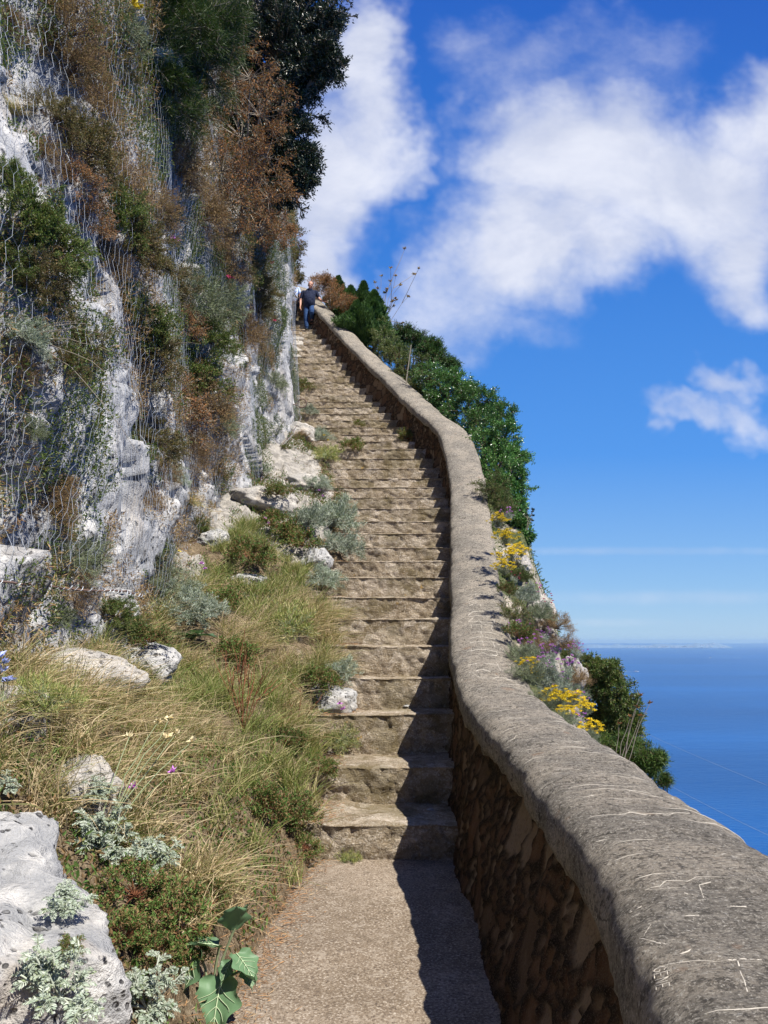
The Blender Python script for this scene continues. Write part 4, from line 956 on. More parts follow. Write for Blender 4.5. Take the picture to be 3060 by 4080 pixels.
# herbs and leaf litter
C3 = scatter(34000, 2.0, 16.5, lambda x, y, t: (ms(x, y, 13) + .5 * fbm(x * 6, y * 6, 0, 2, 3) > .0), False)
D = rng.normal(size=C3.shape) * .6 + np.array([.1, -.2, .8])
v, f = leafquads(C3 + np.array([0, 0, 1.]) * (rng.random(len(C3)) ** 2 * .13)[:, None], D, .035 * (.5 + rng.random(len(C3))), .014, rng)
tag(obj('low_weeds', G().add(v, f).mesh('low_weeds', M['herb'], False)), 'low creeping weeds on the bank', 'ground cover', kind='stuff')
N = 9000; y = 2 + 14 * rng.random(N) ** 1.3; off_ = rng.normal(size=N) * .09 + .02; x = XL(y) + off_ - .03
zb = np.empty(N); Pl = []
for q in range(N):
    r = B_step.ray_cast(Vector((x[q], y[q], floor_mid(y[q]) + .45)), Vector((0, 0, -1)), 1.0)[0]
    zq = r.z if r is not None else LAND + .004
    zq = max(zq, float(bank_z(np.array(x[q]), np.array(y[q])))) if x[q] < XL(y[q]) else zq
    Pl.append((x[q], y[q], zq + .004))
Pl = np.array(Pl); a = rng.random(N) * 6.283; D = np.stack([np.cos(a), np.sin(a), rng.random(N) * .15], 1)
v, f = leafquads(Pl, D, .05 * (.4 + rng.random(N)), .004, rng, .05)
M['litter'] = leafmat('dry_litter', [(.28, .14, .06), (.38, .22, .10), (.22, .12, .07), (.42, .3, .17)], .8, 0, .1)
tag(obj('leaf_litter', G().add(v, f).mesh('leaf_litter', M['litter'], False)), 'dry needles and litter along the edge of the path and stairs', 'litter', kind='stuff')

# broad leaved plant at the bottom
def bigleaf(P0, D, L, rng, lob=.16):
    D = Vector(D).normalized(); side = D.cross(Vector((0, 0, 1))).normalized(); nrm = side.cross(D)
    nu, nv = 22, 15; V = []; ph = rng.random() * 6
    for i in range(nu):
        t = i / (nu - 1); w_ = (math.sin(min(1, t * 1.08 + .05) ** .8 * math.pi) ** .7) * .40 * (1 + lob * math.sin(t * 17 + ph)) + .004
        for j in range(nv):
            s = (j / (nv - 1) - .5) * 2; zz = .10 * s * s - .25 * t * t + .03 * math.sin(s * 6 + t * 9 + ph) * abs(s)
            V.append(Vector(P0) + D * (t * L * (1 - .06 * abs(s))) + side * (s * w_ * L) + nrm * (zz * L))
    V = np.array(V); veins = []
    Vr = V.reshape(nu, nv, 3); c = nv // 2; up = np.array(nrm) * .003
    veins.append((Vr[:, c] + up, L * .014))
    for t0 in (3, 6, 9, 12, 15):
        for sg in (-1, 1):
            idx = [(min(nu - 1, t0 + k), c + sg * k) for k in range(0, 6)]
            veins.append((np.array([Vr[a, b] for a, b in idx]) + up, L * .008))
    return V, grid_faces(nu, nv), veins
def broad_plant(dx, dy, label, leaves, seed):
    rng = random.Random(seed); p, n = hit2(dx, dy); e = empty('broad_leaved_plant', p, label, 'plant'); st = []
    for (tx, ty, L, ax, ay, az) in leaves:
        c = at(tx, ty, p.y - .03) - p; D = Vector((ax, ay, az))
        V, q, vs = bigleaf(c, D, L, rng); lf = obj('leaf', G().add(V, q).mesh('leaf', M['bigleaf']), e)
        g = G()
        for pth, r in vs:
            v, f = tubes(pth[None], np.linspace(r, r * .35, len(pth))[None], 4); g.add(v, f)
        obj('veins', g.mesh('veins', M['vein']), lf)
        st.append(np.array([Vector((0, 0, -.02)), Vector((0, 0, 0)).lerp(c, .5) + Vector((0, 0, .03)), c + D.normalized() * L * .02]))
    v, f = tubes(np.array(st), np.full((len(st), 3), .006), 6); obj('stems', G().add(v, f).mesh('stems', M['gstem']), e)
broad_plant(455, 2165, 'plant with broad veined green leaves at the lower path edge', [
    (430, 2050, .27, -.45, -.45, -.70), (480, 2110, .25, -.1, -.6, -.8), (505, 2010, .16, .1, -.3, .8), (475, 2045, .15, -.6, -.3, .3), (510, 2060, .16, .6, -.5, -.3),
    (530, 2090, .10, .5, -.6, -.6), (500, 2075, .10, -.3, -.5, -.5), (445, 2150, .12, -.5, -.5, -.2), (515, 1985, .09, .3, -.2, .7)], 4)
broad_plant(420, 1385, 'toothed pale leaf rosette in the grass below the cliff foot', [
    (420, 1375, .22, -.9, -.3, .25), (425, 1375, .22, .9, -.3, .2), (420, 1372, .18, .3, -.5, .3), (415, 1378, .16, -.4, -.7, .1)], 7)

# stalks
def stalks(name, label, cat, base, tips, rad, mat, heads=None, headmat=None, hs=.012, branch=0, seed=1, headname='flower_heads'):
    rng = np.random.default_rng(seed); base = Vector(base); e = empty(name, base, label, cat); P = []; ends = []
    for tp in tips:
        tp = Vector(tp) - base; b0 = np.array([rng.normal() * .012, rng.normal() * .012, -.03]); q = np.linspace(0, 1, 7)[:, None]
        pth = b0 + (np.array(tp) - b0) * q + rng.normal(size=(7, 3)) * tp.length * .012 * np.minimum(1, q * 3) + np.array([0, 0, .07]) * tp.length * np.sin(q * math.pi)
        P.append(pth); ends.append(pth[-1])
        for b in range(branch):
            k = rng.integers(2, 6); d = (pth[-1] - pth[0]) / np.linalg.norm(pth[-1] - pth[0]) + rng.normal(size=3) * .38; ln = tp.length * (.15 + .22 * rng.random())
            sub = pth[k] + d * ln * q; P.append(sub + rng.normal(size=(7, 3)) * .004); ends.append(sub[-1])
    v, f = tubes(np.array(P), np.linspace(rad, rad * .45, 7)[None] * np.ones((len(P), 1)), 5); obj('stalks', G().add(v, f).mesh('stalks', M[mat]), e)
    if headmat:
        ends = np.array(ends); n = 14
        for q_ in ends:
            E = np.repeat(q_[None], n, 0); D = rng.normal(size=E.shape); D[:, 2] = np.abs(D[:, 2]) * .8 + .1
            v, f = leafquads(E, D, hs * (.6 + .8 * rng.random(len(E))), hs * .6, rng, .2); obj('flower_head', G().add(v, f).mesh('flower_head', M[headmat], False), e)
    return e
def gp(dx, dy): p, n = hit2(dx, dy); return p
b = gp(525, 1575)
stalks('dead_stalks', 'erect leafless red brown stalks standing in the dry grass', 'dry plant', b, [at(x, y, b.y - dyy) for x, y, dyy in ((460,1425,.0),(480,1405,.1),(505,1400,.05),(530,1412,.1),(555,1420,.0),(575,1440,.1),(590,1465,0),(520,1440,.2),(490,1460,.15),(545,1450,-.1))], .0048, 'rstem', branch=2, seed=3)
b = gp(205, 1840)
stalks('flowering_stalk', 'long pale flower stalks with cream heads leaning over the grass', 'flower', b, [at(x, y, b.y + dyy) for x, y, dyy in ((343,1560,.3),(365,1553,.4),(380,1587,.4),(415,1607,.4),(280,1590,.3),(355,1595,.2))], .004, 'gstem', headmat='cream', hs=.03, seed=5)
b = gp(250, 1790)
stalks('thistle', 'small purple flower on a thin stalk beside the feathery silver plant', 'flower', b, [at(290, 1703, b.y), at(372, 1672, b.y + .2)], .003, 'gstem', headmat='purple', hs=.03, seed=6)
b = gp(640, 1590)
stalks('dead_umbel', 'dead branching stalk on the bank left of the craggy white rock', 'dry plant', b, [at(690, 1510, b.y), at(650, 1480, b.y), at(620, 1500, b.y)], .003, 'rstem', branch=3, seed=8)
b = gp(5, 1560)
stalks('blue_flower', 'pale blue flower cluster at the left border above the long grass', 'flower', b, [at(8, 1430, b.y), at(2, 1450, b.y), at(16, 1470, b.y), at(-4, 1420, b.y)], .004, 'gstem', headmat='blue', hs=.04, seed=9)
for i, (x0, y0, x1, y1, lab, mt) in enumerate([(735,1560,735,1520,'single purple flower in front of the craggy white rock','purple'),(430,1290,435,1217,'single purple flower against the cliff foot above the silver clump','purple'),
    (560,1170,572,1120,'tiny purple flower on the triangular slab','purple'),(660,1090,690,1060,'purple flowers above the silver bushes by the stairs','purple'),(395,1260,380,1180,'thin stems with yellow heads at the cliff foot','yellow'),(690,1000,700,940,'small orange yellow flower by the bright white rock','yellow')]):
    b = gp(x0, y0); stalks('wild_flower', lab, 'flower', b, [at(x1, y1, b.y), at(x1 + 8, y1 + 12, b.y)], .002, 'gstem', headmat=mt, hs=.028, seed=20 + i)
# net flowers
for i, (x0, y0, x1, y1, lab, mt) in enumerate([(225,30,262,12,'yellow flower heads at the top border of the cliff','yellow'),(470,640,478,600,'pink flowers among the grey green shrub on the net','pink'),(575,720,578,693,'red pink flower on the plain netted rock near the stairs','pink'),(570,600,572,568,'small pink flower high near the cliff edge','pink'),(355,560,355,518,'purple flower in the olive shrub halfway up','purple')]):
    b, n = hit(B_cliff, x0, y0); t_ = at(x1, y1, b.y - .05); t_.x += .12
    stalks('wild_flower', lab, 'flower', b, [t_, t_ + Vector((.03, .05, .02)), t_ + Vector((.02, -.06, -.03))], .0025, 'gstem', headmat=mt, hs=.05, seed=40 + i)
# arching dry blades over the net, left middle
for i, (x0, y0, tips, lab) in enumerate([(60,720,((180,690),(215,720),(240,760),(262,830),(300,980),(200,700),(150,680)),'long arching straw blades reaching right across the net, left middle'),
    (300,760,((380,700),(430,740),(410,800),(350,690)),'arching straw blades beside the big bluish green bush'),(580,470,((610,478),(640,482),(668,474),(600,490)),'thin bent twig sticking out against the sky at the cliff corner')]):
    b, n = hit(B_cliff, x0, y0); yb0 = b.y + (.0 if i < 2 else .3)
    stalks('arching_stems', lab, 'dry plant', b, [at(x, y, b.y - .25 + .12 * j) for j, (x, y) in enumerate(tips)] if i < 2 else [at(x, y, b.y) for x, y in tips], .003, 'gstem' if i == 2 else 'greystem', seed=60 + i)
# stone chips
for i, (dx, dy, sx, lab) in enumerate([(878, 1526, .09, 'white stone chip lying on a sunny tread'), (929, 1750, .07, 'pale flat chip lying in the parapet shadow')]):
    p = hit(B_step, dx, dy)[0]; tag(obj('stone_chip', rockmesh(70 + i, sx * .5, sx * .38, .012, M['rock'], .5, 16, 24), loc=p + Vector((0, 0, .006))), lab, 'stone')
# little black hose end by the path
p = gp(530, 2150); 
pth = np.array([[-.12, -.06, .0], [-.05, -.02, .02], [.03, .03, .025], [.10, .05, .015]]); v, f = tubes(pth[None], np.full((1, 4), .006), 6)
tag(obj('black_twig', G().add(v, f).mesh('black_twig', plain('black_bark', (.02, .02, .022), .5)), loc=p), 'short black twig lying at the path edge next to the broad leaves', 'twig')

# ------------------------------------------------------------------ outside the wall
def hgrd(p): q = down(B_hill, p, 40); return q if q is not None else Vector((p[0], p[1], p[2] - 2))
def outer_tree(name, label, cat, group, blobs, mat, tm, seed, L, Wd, **kw):
    c = sum((at(*b[:2], b[3]) for b in blobs), Vector()) / len(blobs); base = hgrd(c) - Vector((0, 0, .1))
    return crown_tree(name, label, cat, group, blobs, mat, tm, base, seed, L, Wd, **kw)
gs = 'glossy shrubs growing behind the parapet'
SH = [('glossy shrub behind the parapet, the uppermost, below the flat topped pines', [(930,820,38,17.6),(965,850,42,17.0),(985,825,34,17.2),(1012,845,26,16.8),(940,868,28,17.2),(968,895,26,16.8)]),
 ('tall glossy shrub behind the parapet at the bend', [(1010,890,50,16.2),(1050,875,40,16.0),(1035,930,50,15.4),(1085,900,30,15.6)]),
 ('widest glossy shrub behind the parapet, just below the bend', [(1050,970,50,14.4),(1090,950,44,14.2),(1112,990,30,14.0),(1075,1010,50,13.8)]),
 ('glossy shrub with pink flowers at its foot behind the parapet', [(1085,1060,48,13.0),(1108,1030,32,13.0),(1105,1090,32,12.6)]),
 ('lowest leafy twigs of glossy shrub against the sky', [(1126,1130,20,11.8),(1138,1160,14,11.6),(1112,1115,20,12.0)])]
for i, (lab, bl) in enumerate(SH): outer_tree('glossy_shrub', lab, 'shrub', gs, bl, 'glossy', 'stem', 300 + 10 * i, .046, .021, dens=9500, tr=.03, spread=.2)
outer_tree('fine_leaved_bush', 'fine leaved dark green bush between glossy shrub and yellow flowers', 'shrub', None, [(1066,1058,40,11.8),(1088,1092,30,11.6)], 'green', 'stem', 360, .03, .008, dens=9000, tr=.02)
outer_tree('low_green_bush', 'dark green bush behind the parapet under the flat topped pines', 'shrub', None, [(880,800,38,18.8),(905,830,36,18.2),(860,770,30,19.4),(915,790,26,18.8),(845,768,24,19.9),(875,815,26,18.9),(900,850,24,18.2)], 'green', 'stem', 365, .05, .02, dens=6000, tr=.03)
outer_tree('dry_bush', 'rust brown dry bush right of the walking man', 'shrub', None, [(700,625,30,23.0),(725,640,28,22.4),(690,612,22,23.4),(745,655,20,21.8),(712,608,14,23)], 'orange', 'greystem', 370, .07, .014, dens=6000, tr=.02, lup=.7)
def conifer(label, dx, dybase, dytop, wpx, Y, seed, mat='needle2', dens=16000):
    b = at(dx, dybase, Y); t = at(dx, dytop, Y); g = hgrd(b); e = empty('conifer', g, label, 'tree', 'conifers behind the parapet'); rng = np.random.default_rng(seed)
    H = t.z - b.z; W_ = wpx * mpx(b); h = rng.random(dens) ** 1.35; a = rng.random(dens) * 6.283
    prof = np.clip(np.minimum((1 - h) * 1.9, .55 + h * 2), .02, 1) * W_ * (1 + .75 * fbm(np.cos(a) * 1.8 + seed, np.sin(a) * 1.8, h * 6, 3, seed))
    r = prof * (.45 + .55 * rng.random(dens) ** .35); P = np.stack([r * np.cos(a), r * np.sin(a), (b.z - g.z) + h * H], 1)
    D = np.stack([np.cos(a) * .45, np.sin(a) * .45, np.full(dens, .9)], 1) + rng.normal(size=(dens, 3)) * .3
    v, f = leafquads(P, D, .12 * (.6 + .6 * rng.random(dens)), .03, rng, .3); obj('crown', G().add(v, f).mesh('crown', M['conifer'], False), e)
    v, f = tubes(np.array([[[0, 0, -.1], [0, 0, (b.z - g.z) * .5 + .2], [0, 0, b.z - g.z + H * .85]]]), np.array([[.07, .05, .015]]), 7); obj('trunk', G().add(v, f).mesh('trunk', M['stem']), e)
M['conifer'] = leafmat('conifer_scales', [(.03, .07, .015), (.05, .11, .02), (.09, .16, .035)], .5, .15, .3)
for a_ in (('small pointed cypress just right of the rust brown bush', 730, 690, 601, 21, 24.0, 401), ('bushy conifer right of the pointed cypress', 757, 720, 622, 33, 23.0, 402), ('tallest bushy conifer in the row behind the parapet', 785, 730, 612, 32, 22.4, 403),
          ('conifer at the right end of the row, beside the dead stalk', 808, 740, 632, 32, 21.6, 404), ('low conifer in front of the row', 770, 745, 655, 40, 21.4, 405)): conifer(*a_)
outer_tree('mixed_bush', 'yellowish green bush below the dead stalk', 'shrub', None, [(800,715,28,21.4),(830,735,28,20.8),(845,755,26,20.2),(790,695,22,21.8),(820,705,18,21.4)], 'green', 'greystem', 420, .06, .02, dens=7000, tr=.02)
outer_tree('flat_topped_pine', 'flat topped pine with visible limbs behind the parapet, upper one', 'tree', 'flat topped pines', [(870,722,28,26),(850,735,24,26),(895,735,28,26),(918,745,20,26),(860,755,20,25.5)], 'conifer', 'stem', 430, .12, .02, dens=8000, tr=.08, squash=.55)
outer_tree('flat_topped_pine', 'flat topped pine lower and right of the upper one', 'tree', 'flat topped pines', [(920,762,26,23),(950,775,28,23),(975,790,18,23),(935,745,18,23)], 'conifer', 'stem', 440, .11, .02, dens=8000, tr=.08, squash=.55)
# pole
pb = at(878, 815, 17.8); g0 = hgrd(pb); v, f = tubes(np.array([[[0, 0, -.1], [0, 0, .5], list(at(888, 745, 17.8) - g0)]]), np.array([[.018, .016, .012]]), 6)
tag(obj('bare_pole', G().add(v, f).mesh('bare_pole', M['greystem']), loc=g0), 'thin bare pole standing among the pines behind the parapet', 'pole')
b = hgrd(at(805, 690, 21.8))
stalks('dead_fennel', 'tall dead branching stalk with dry seed heads above the parapet against the sky', 'dry plant', b, [at(x, y, 21.8) for x, y in ((828,598),(845,605),(862,615),(880,640),(838,625),(858,600),(850,650))], .010, 'greystem', headmat='dry', hs=.075, branch=2, seed=77)

def yflower(seed):
    rng = np.random.default_rng(seed); N = 46; a = rng.random(N) * 6.283; el = .5 + 1.05 * rng.random(N); L = .34 * (.7 + .4 * rng.random(N))
    tip = np.stack([np.cos(a) * np.cos(el), np.sin(a) * np.cos(el), np.sin(el)], 1) * L[:, None]
    q = np.linspace(0, 1, 4); v, f = tubes(tip[:, None] * q[None, :, None], np.full((N, 4), .0016), 3); st = G().add(v, f)
    k = np.repeat(np.arange(N), 30); P = tip[k] * (.15 + .7 * rng.random(len(k)))[:, None]; D = rng.normal(size=P.shape) + np.array([0, 0, .8])
    lv, lf = leafquads(P, D, .045, .004, rng); st.add(lv, lf)
    k = np.repeat(np.arange(N), 40); P = tip[k] + rng.normal(size=(len(k), 3)) * np.array([.018, .018, .007]); D = rng.normal(size=P.shape) * .6 + np.array([0, 0, .4])
    fv, ff = leafquads(P, D, .016, .015, rng); return G().add(fv, ff).mesh('flower_heads', M['yellow'], False), st.mesh('foliage', M['greygreen'], False)
def pflower(seed, mat='purple', n=16):
    rng = np.random.default_rng(seed); N = n; a = rng.random(N) * 6.283; el = .6 + .95 * rng.random(N); L = .36 * (.6 + .6 * rng.random(N))
    tip = np.stack([np.cos(a) * np.cos(el), np.sin(a) * np.cos(el), np.sin(el)], 1) * L[:, None]; q = np.linspace(0, 1, 4)
    v, f = tubes(tip[:, None] * q[None, :, None], np.full((N, 4), .0018), 3); st = G().add(v, f)
    N2 = 900; k = rng.integers(0, N, N2); P = tip[k] * (.6 * rng.random(N2))[:, None] + rng.normal(size=(N2, 3)) * .03; D = rng.normal(size=P.shape) + np.array([0, 0, .7])
    lv, lf = leafquads(P, D, .05, .007, rng); st.add(lv, lf)
    k = np.repeat(np.arange(N), 22); D = rng.normal(size=(len(k), 3)); D[:, 2] = np.abs(D[:, 2]) * .6
    fv, ff = leafquads(tip[k], D, .032, .015, rng); return G().add(fv, ff).mesh('flower_heads', M[mat], False), st.mesh('foliage', M['silver'], False)
PRO['yf'] = [yflower(51), yflower(52), yflower(53)]; PRO['pf'] = [pflower(54), pflower(55)]; PRO['rf'] = [pflower(56, 'pink', 7)]
OUT = [ # dx,dy,rpx,Y,type,label
 (1075,1115,22,9.6,'yf','yellow flowers nearest to the glossy shrub behind the parapet'), (1092,1150,30,9.2,'yf','large yellow flower clump behind the parapet, second from the top'), (1100,1190,32,8.9,'yf','large yellow flower clump above the rocky spur'),
 (1125,1180,22,9.2,'yf','outermost yellow flower clump against the sky'), (1090,1215,26,8.4,'yf','yellow flower clump close against the parapet above the rocky spur'),
 (1150,1450,26,6.5,'yf','first yellow clump in the silver plants at the wall curve'), (1200,1495,34,6.0,'yf','broad yellow clump at the wall curve, over the parapet'), (1232,1500,30,6.1,'yf','yellow clump right of the broad one at the wall curve'),
 (1262,1520,26,6.0,'yf','yellow clump nearest to the round dark tree'), (1272,1565,32,5.3,'yf','lowest yellow clump where the cap meets the round dark tree'), (1225,1530,24,5.7,'yf','small yellow clump resting on the cap edge'),
 (1150,1385,34,7.0,'pf','purple flowers in the middle of the silver plants'), (1190,1400,34,7.1,'pf','purple flowers right of the middle of the silver plants'), (1225,1430,34,6.9,'pf','purple flowers left of the round dark tree'), (1210,1465,26,6.6,'pf','purple flowers above the broad yellow clump'),
 (1245,1395,24,7.8,'pf','purple flowers on the silhouette against the sea'), (1120,1345,24,7.4,'pf','purple flowers near the parapet below the rocky spur'), (1250,1545,24,5.7,'pf','purple flowers above the lowest yellow clump'),
 (1100,1100,20,9.8,'pf','purple flowers at the foot of the glossy shrub'), (1150,1265,22,8.6,'pf','purple flowers above the rocky spur'),
 (1165,1425,28,6.6,'pf','purple flowers in front of the silver foliage'), (1175,1365,24,7.6,'pf','purple flowers just below the rocky spur'), (1140,1425,22,6.6,'yf','small yellow clump beside the cap above the first yellow clump'), (1250,1500,24,6.4,'pf','purple flowers between two yellow clumps near the round tree'),
 (1180,1290,24,8.2,'rf','red valerian flowers on the silhouette against the sky'), (1108,1240,18,8.4,'rf','red valerian flower beside the parapet above the rock'), (1162,1275,18,8.4,'rf','small red valerian left of the larger one')]
BR2 = dict(yf=.36, pf=.40, rf=.40)
def sea_side(p):      # keep the root on the hillside, outside the wall
    g0 = hgrd(p)
    return g0
for i, (dx, dy, r, Y, ty, lab) in enumerate(OUT):
    c = at(dx, dy, Y); R = r * mpx(c) * 1.45; g0 = sea_side(c); base = Vector((c.x, c.y, max(g0.z, c.z - R * .75)))
    lm, sm = PRO[ty][i % len(PRO[ty])]; nm = {'yf': 'yellow_flowers', 'pf': 'purple_flowers', 'rf': 'red_valerian'}[ty]
    e = empty(nm, base, lab, 'flowers', 'flowers on the slope outside the parapet', Quaternion((0, 0, 1), rnd.random() * 6), R / BR2[ty]); obj('flower_heads', lm, e); obj('foliage', sm, e)
OB = [(1130,1400,40,6.9,'greygreen','grey green foliage beside the parapet at the wall curve'), (1180,1450,42,6.5,'silver','silver foliage in the middle of the yellow and purple flowers'), (1170,1500,34,6.0,'greygreen','grey green foliage directly over the cap at the wall curve'), (1230,1485,30,6.6,'greygreen','grey green foliage by the round dark tree'),
 (1110,1310,30,7.6,'yellowgreen','yellow green bush pressed against the parapet'), (1130,1270,30,8.3,'silver','silver bush above the rocky spur'), (1165,1310,26,8.1,'greygreen','grey green bush on top of the rocky spur'), (1120,1230,24,8.7,'green','green bush under the yellow flower clumps'),
 (1200,1330,30,8.3,'dry','twiggy dry bush on the silhouette above the far coast'), (1215,1375,26,8.3,'dry','brown dry bush at the right of the rocky spur'), (1230,1405,24,9.6,'green','dark green bush at the spur edge against the sea'), (1120,1350,28,7.2,'herb','reddish green weed below the rock'),
 (1160,1375,28,7.4,'dry','dry brown growth between rock and purple flowers'), (1140,1440,32,6.4,'greygreen','grey leaves near the cap below the first yellow clump'), (1245,1450,26,7.0,'dry','dry stems between flowers and round dark tree'), (1215,1545,20,5.6,'greygreen','grey leaves on the cap edge under the small yellow clump'),
 (1265,1580,22,5.0,'greygreen','grey leaves under the lowest yellow clump'), (1095,1260,22,7.9,'herb','green weed against the parapet under the red valerian')]
for i, (dx, dy, r, Y, ty, lab) in enumerate(OB):
    c = at(dx, dy, Y); R = r * mpx(c) * 1.35; g0 = sea_side(c); base = Vector((c.x, c.y, max(g0.z, c.z - R * .7)))
    copy_plant(ty, i, CATN[ty], base, Vector((.2, -.1, 1)), R, BR[ty], lab, 'shrub', 'bushes on the slope outside the parapet', rnd.random() * 6, 1.15)
for i, (dx, dy, sx, sz, Y, lab) in enumerate([(1165,1335,.20,.26,8.6,'white rocky spur outside the parapet above the flowers'), (1190,1385,.13,.17,8.4,'smaller white rock right below the spur'), (1125,1225,.16,.16,9.8,'grey rock under the yellow flower clumps'), (1243,1455,.12,.2,8.0,'pale rock between purple flowers and round tree')]):
    c = at(dx, dy, Y); tag(obj('boulder', rockmesh(80 + i, sx, sx * 1.1, sz, M['slab'], 1.6, 44, 66), loc=c), lab, 'rock')
outer_tree('round_tree', 'round dark green tree below the wall curve in front of the sea', 'tree', None, [(1300,1470,48,11.2),(1325,1500,48,11.1),(1345,1545,42,11.0),(1300,1540,56,11.2),(1280,1590,50,11.3),(1350,1585,36,11.0),(1275,1450,34,11.3),(1315,1450,26,11.1),(1320,1610,46,11.1),(1365,1560,20,10.9)], 'green', 'stem', 500, .045, .016, dens=9000, tr=.05)
outer_tree('bright_pine', 'bright yellow green pine crown just over the cap, lowest on the right', 'tree', None, [(1345,1615,34,8.8),(1380,1630,36,8.6),(1410,1650,26,8.5),(1360,1660,44,8.7),(1300,1640,46,9.0),(1424,1640,14,8.5)], 'needle', 'stem', 520, .055, .006, dens=9000, tr=.035)
outer_tree('far_dark_bush', 'tiny green bush tip peeking over the cap at the far right', 'shrub', None, [(1440,1682,12,7.6),(1432,1690,14,7.6)], 'needle', 'stem', 530, .035, .005, dens=3000, tr=.015)
b = hgrd(at(1305, 1610, 6.6)); b.z = max(b.z, at(1305, 1610, 6.6).z - .6)
stalks('dead_umbel', 'dead branching stalks with reddish seed heads leaning right in front of the sea', 'dry plant', b, [at(x, y, 6.6) for x, y in ((1400,1518),(1390,1550),(1375,1530),(1340,1560),(1360,1545),(1385,1505))], .005, 'greystem', headmat='orange', hs=.025, branch=0, seed=90)
b = at(1135, 1125, 10.2); b.z -= .1
stalks('bare_twig', 'thin bare twig against the sky beside the lowest glossy twigs', 'dry plant', b, [at(x, y, 10.2) for x, y in ((1152,1102),(1150,1115),(1140,1100))], .004, 'greystem', headmat='dark', hs=.03, branch=2, seed=91)

# rough green cover on the slope
rng = np.random.default_rng(31); n = 60000
ii = rng.integers(0, len(hs) - 1, n); a_ = rng.random(n); dd_ = rng.random(n) ** 1.2 * 7
q = hs[ii] ; okk = (cl[q, 1] > 4.6) & (cl[q, 1] < 24); q, dd_ = q[okk], dd_[okk]
bx = cl[q, 0] + 2 * HW * cl_n[q, 0] + np.where(dd_ < 2, cl_n[q, 0] * dd_, cl_n[q, 0] * 2 + (dd_ - 2) * .98); by = cl[q, 1] + 2 * HW * cl_n[q, 1] + np.where(dd_ < 2, cl_n[q, 1] * dd_, cl_n[q, 1] * 2 + (dd_ - 2) * .15)
bz = hill_z(cl[q, 1], dd_) + .16 * fbm(bx * 1.3, by * 1.3, 0, 4, 81) * sstep(.1, .8, dd_) + .5 * fbm(bx * .3, by * .3, 2, 3, 83) * sstep(1, 4, dd_)
P = np.stack([bx, by, bz + rng.random(len(bx)) * .18], 1); kk = fbm(bx * 1.5, by * 1.5, bz, 3, 4) > -.25; P = P[kk]
v, f = leafquads(P, rng.normal(size=P.shape) * .7 + np.array([.4, -.2, .6]), .06 * (.5 + rng.random(len(P))), .018, rng)
tag(obj('slope_vegetation', G().add(v, f).mesh('slope_vegetation', M['green'], False)), 'low green growth covering the steep slope outside the parapet', 'ground cover', kind='stuff')

# ------------------------------------------------------------------ carved letters and scratches on the cap
def carve(strokes, ox, oy, sc, rad, name, prt=wall, matn='scratch', lift=-.0009, worn=True):
    g = G()
    for st in strokes:
        pts = []
        st = [( (ox + x / sc) * 1659 / 3060, (oy + y / sc) * 1659 / 3060) for x, y in st]
        for (x0, y0), (x1, y1) in zip(st[:-1], st[1:]):
            m = max(2, int(math.hypot(x1 - x0, y1 - y0) / 3)); 
            for k in range(m): pts.append((x0 + (x1 - x0) * k / m, y0 + (y1 - y0) * k / m))
        pts.append(st[-1]); P3 = []
        for x, y in pts:
            h_, n_ = hit(B_cap, x, y, 14)
            if h_ is not None: P3.append(np.array(h_ + (n_ if n_.z > 0 else -n_) * lift))
        if len(P3) > 2:
            P3 = np.array(P3); r = np.full(len(P3), rad) if not worn else rad * (.35 + .8 * np.abs(vn(np.arange(len(P3)) * .6, 0 * P3[:, 0], len(P3))) ** .6)
            v, f = tubes((P3 - WO)[None], r[None], 4); g.add(v, f)
    obj(name, g.mesh(name, M[matn]), prt)
LET = [[[(420,320),(520,285),(640,275),(830,290)],[(440,345),(560,325),(700,310)],[(605,275),(605,310)],[(480,370),(600,340)]],
 [[(470,410),(560,385),(660,375)],[(490,430),(660,400)],[(500,470),(600,430),(690,450),(680,480)]],
 [[(890,575),(720,558),(560,570),(510,600),(475,632),(500,650),(640,632),(860,650)]],
 [[(560,670),(480,735),(620,735),(880,750),(905,755),(905,720),(870,675)],[(650,690),(710,775)]],
 [[(910,800),(720,780),(520,795)],[(530,795),(530,840)],[(690,785),(705,850)],[(875,800),(865,850),(890,890)]],
 [[(515,915),(640,903),(800,908),(935,935)],[(685,905),(720,990)],[(500,1010),(540,1000),(640,985),(720,985),(930,1025)]],
 [[(910,1075),(700,1055),(510,1080)],[(520,1080),(530,1120)],[(708,1050),(738,1140)],[(890,1080),(918,1160)],[(940,1105),(1015,1120)]],
 [[(455,1228),(620,1195),(760,1195),(940,1225),(960,1275),(940,1298),(870,1280)],[(700,1235),(820,1290),(940,1300)]],
 [[(480,1450),(620,1425)],[(735,1415),(860,1435),(950,1450)],[(945,1410),(985,1490),(1020,1545)]],
 [[(600,1555),(640,1535),(720,1525),(820,1548),(900,1590),(985,1650),(1200,1705)],[(540,1560),(600,1620),(690,1665)],[(690,1665),(900,1668),(1000,1650)]]]
for st in LET: carve(st, 1750, 2300, 4.1475, .0040, 'carved_letter', lift=-.0006)
_L = {'G': [[(.95,.8),(.6,1),(.2,.85),(0,.5),(.2,.12),(.6,0),(.95,.2),(.95,.5),(.6,.5)]], 'E': [[(.9,1),(0,1),(0,0),(.9,0)],[(0,.5),(.7,.5)]], 'N': [[(0,0),(0,1),(.9,0),(.9,1)]]}
GENE = [[[(662 + v * 112 + 8 * k, 790 + k * 50 + u * 36 - v * 34) for u, v in st] for st in _L[ch_]] for k, ch_ in enumerate('GENE')]
for st in GENE: carve(st, 2300, 3500, 2.183, .0013, 'carved_letter', lift=.0001, worn=False)
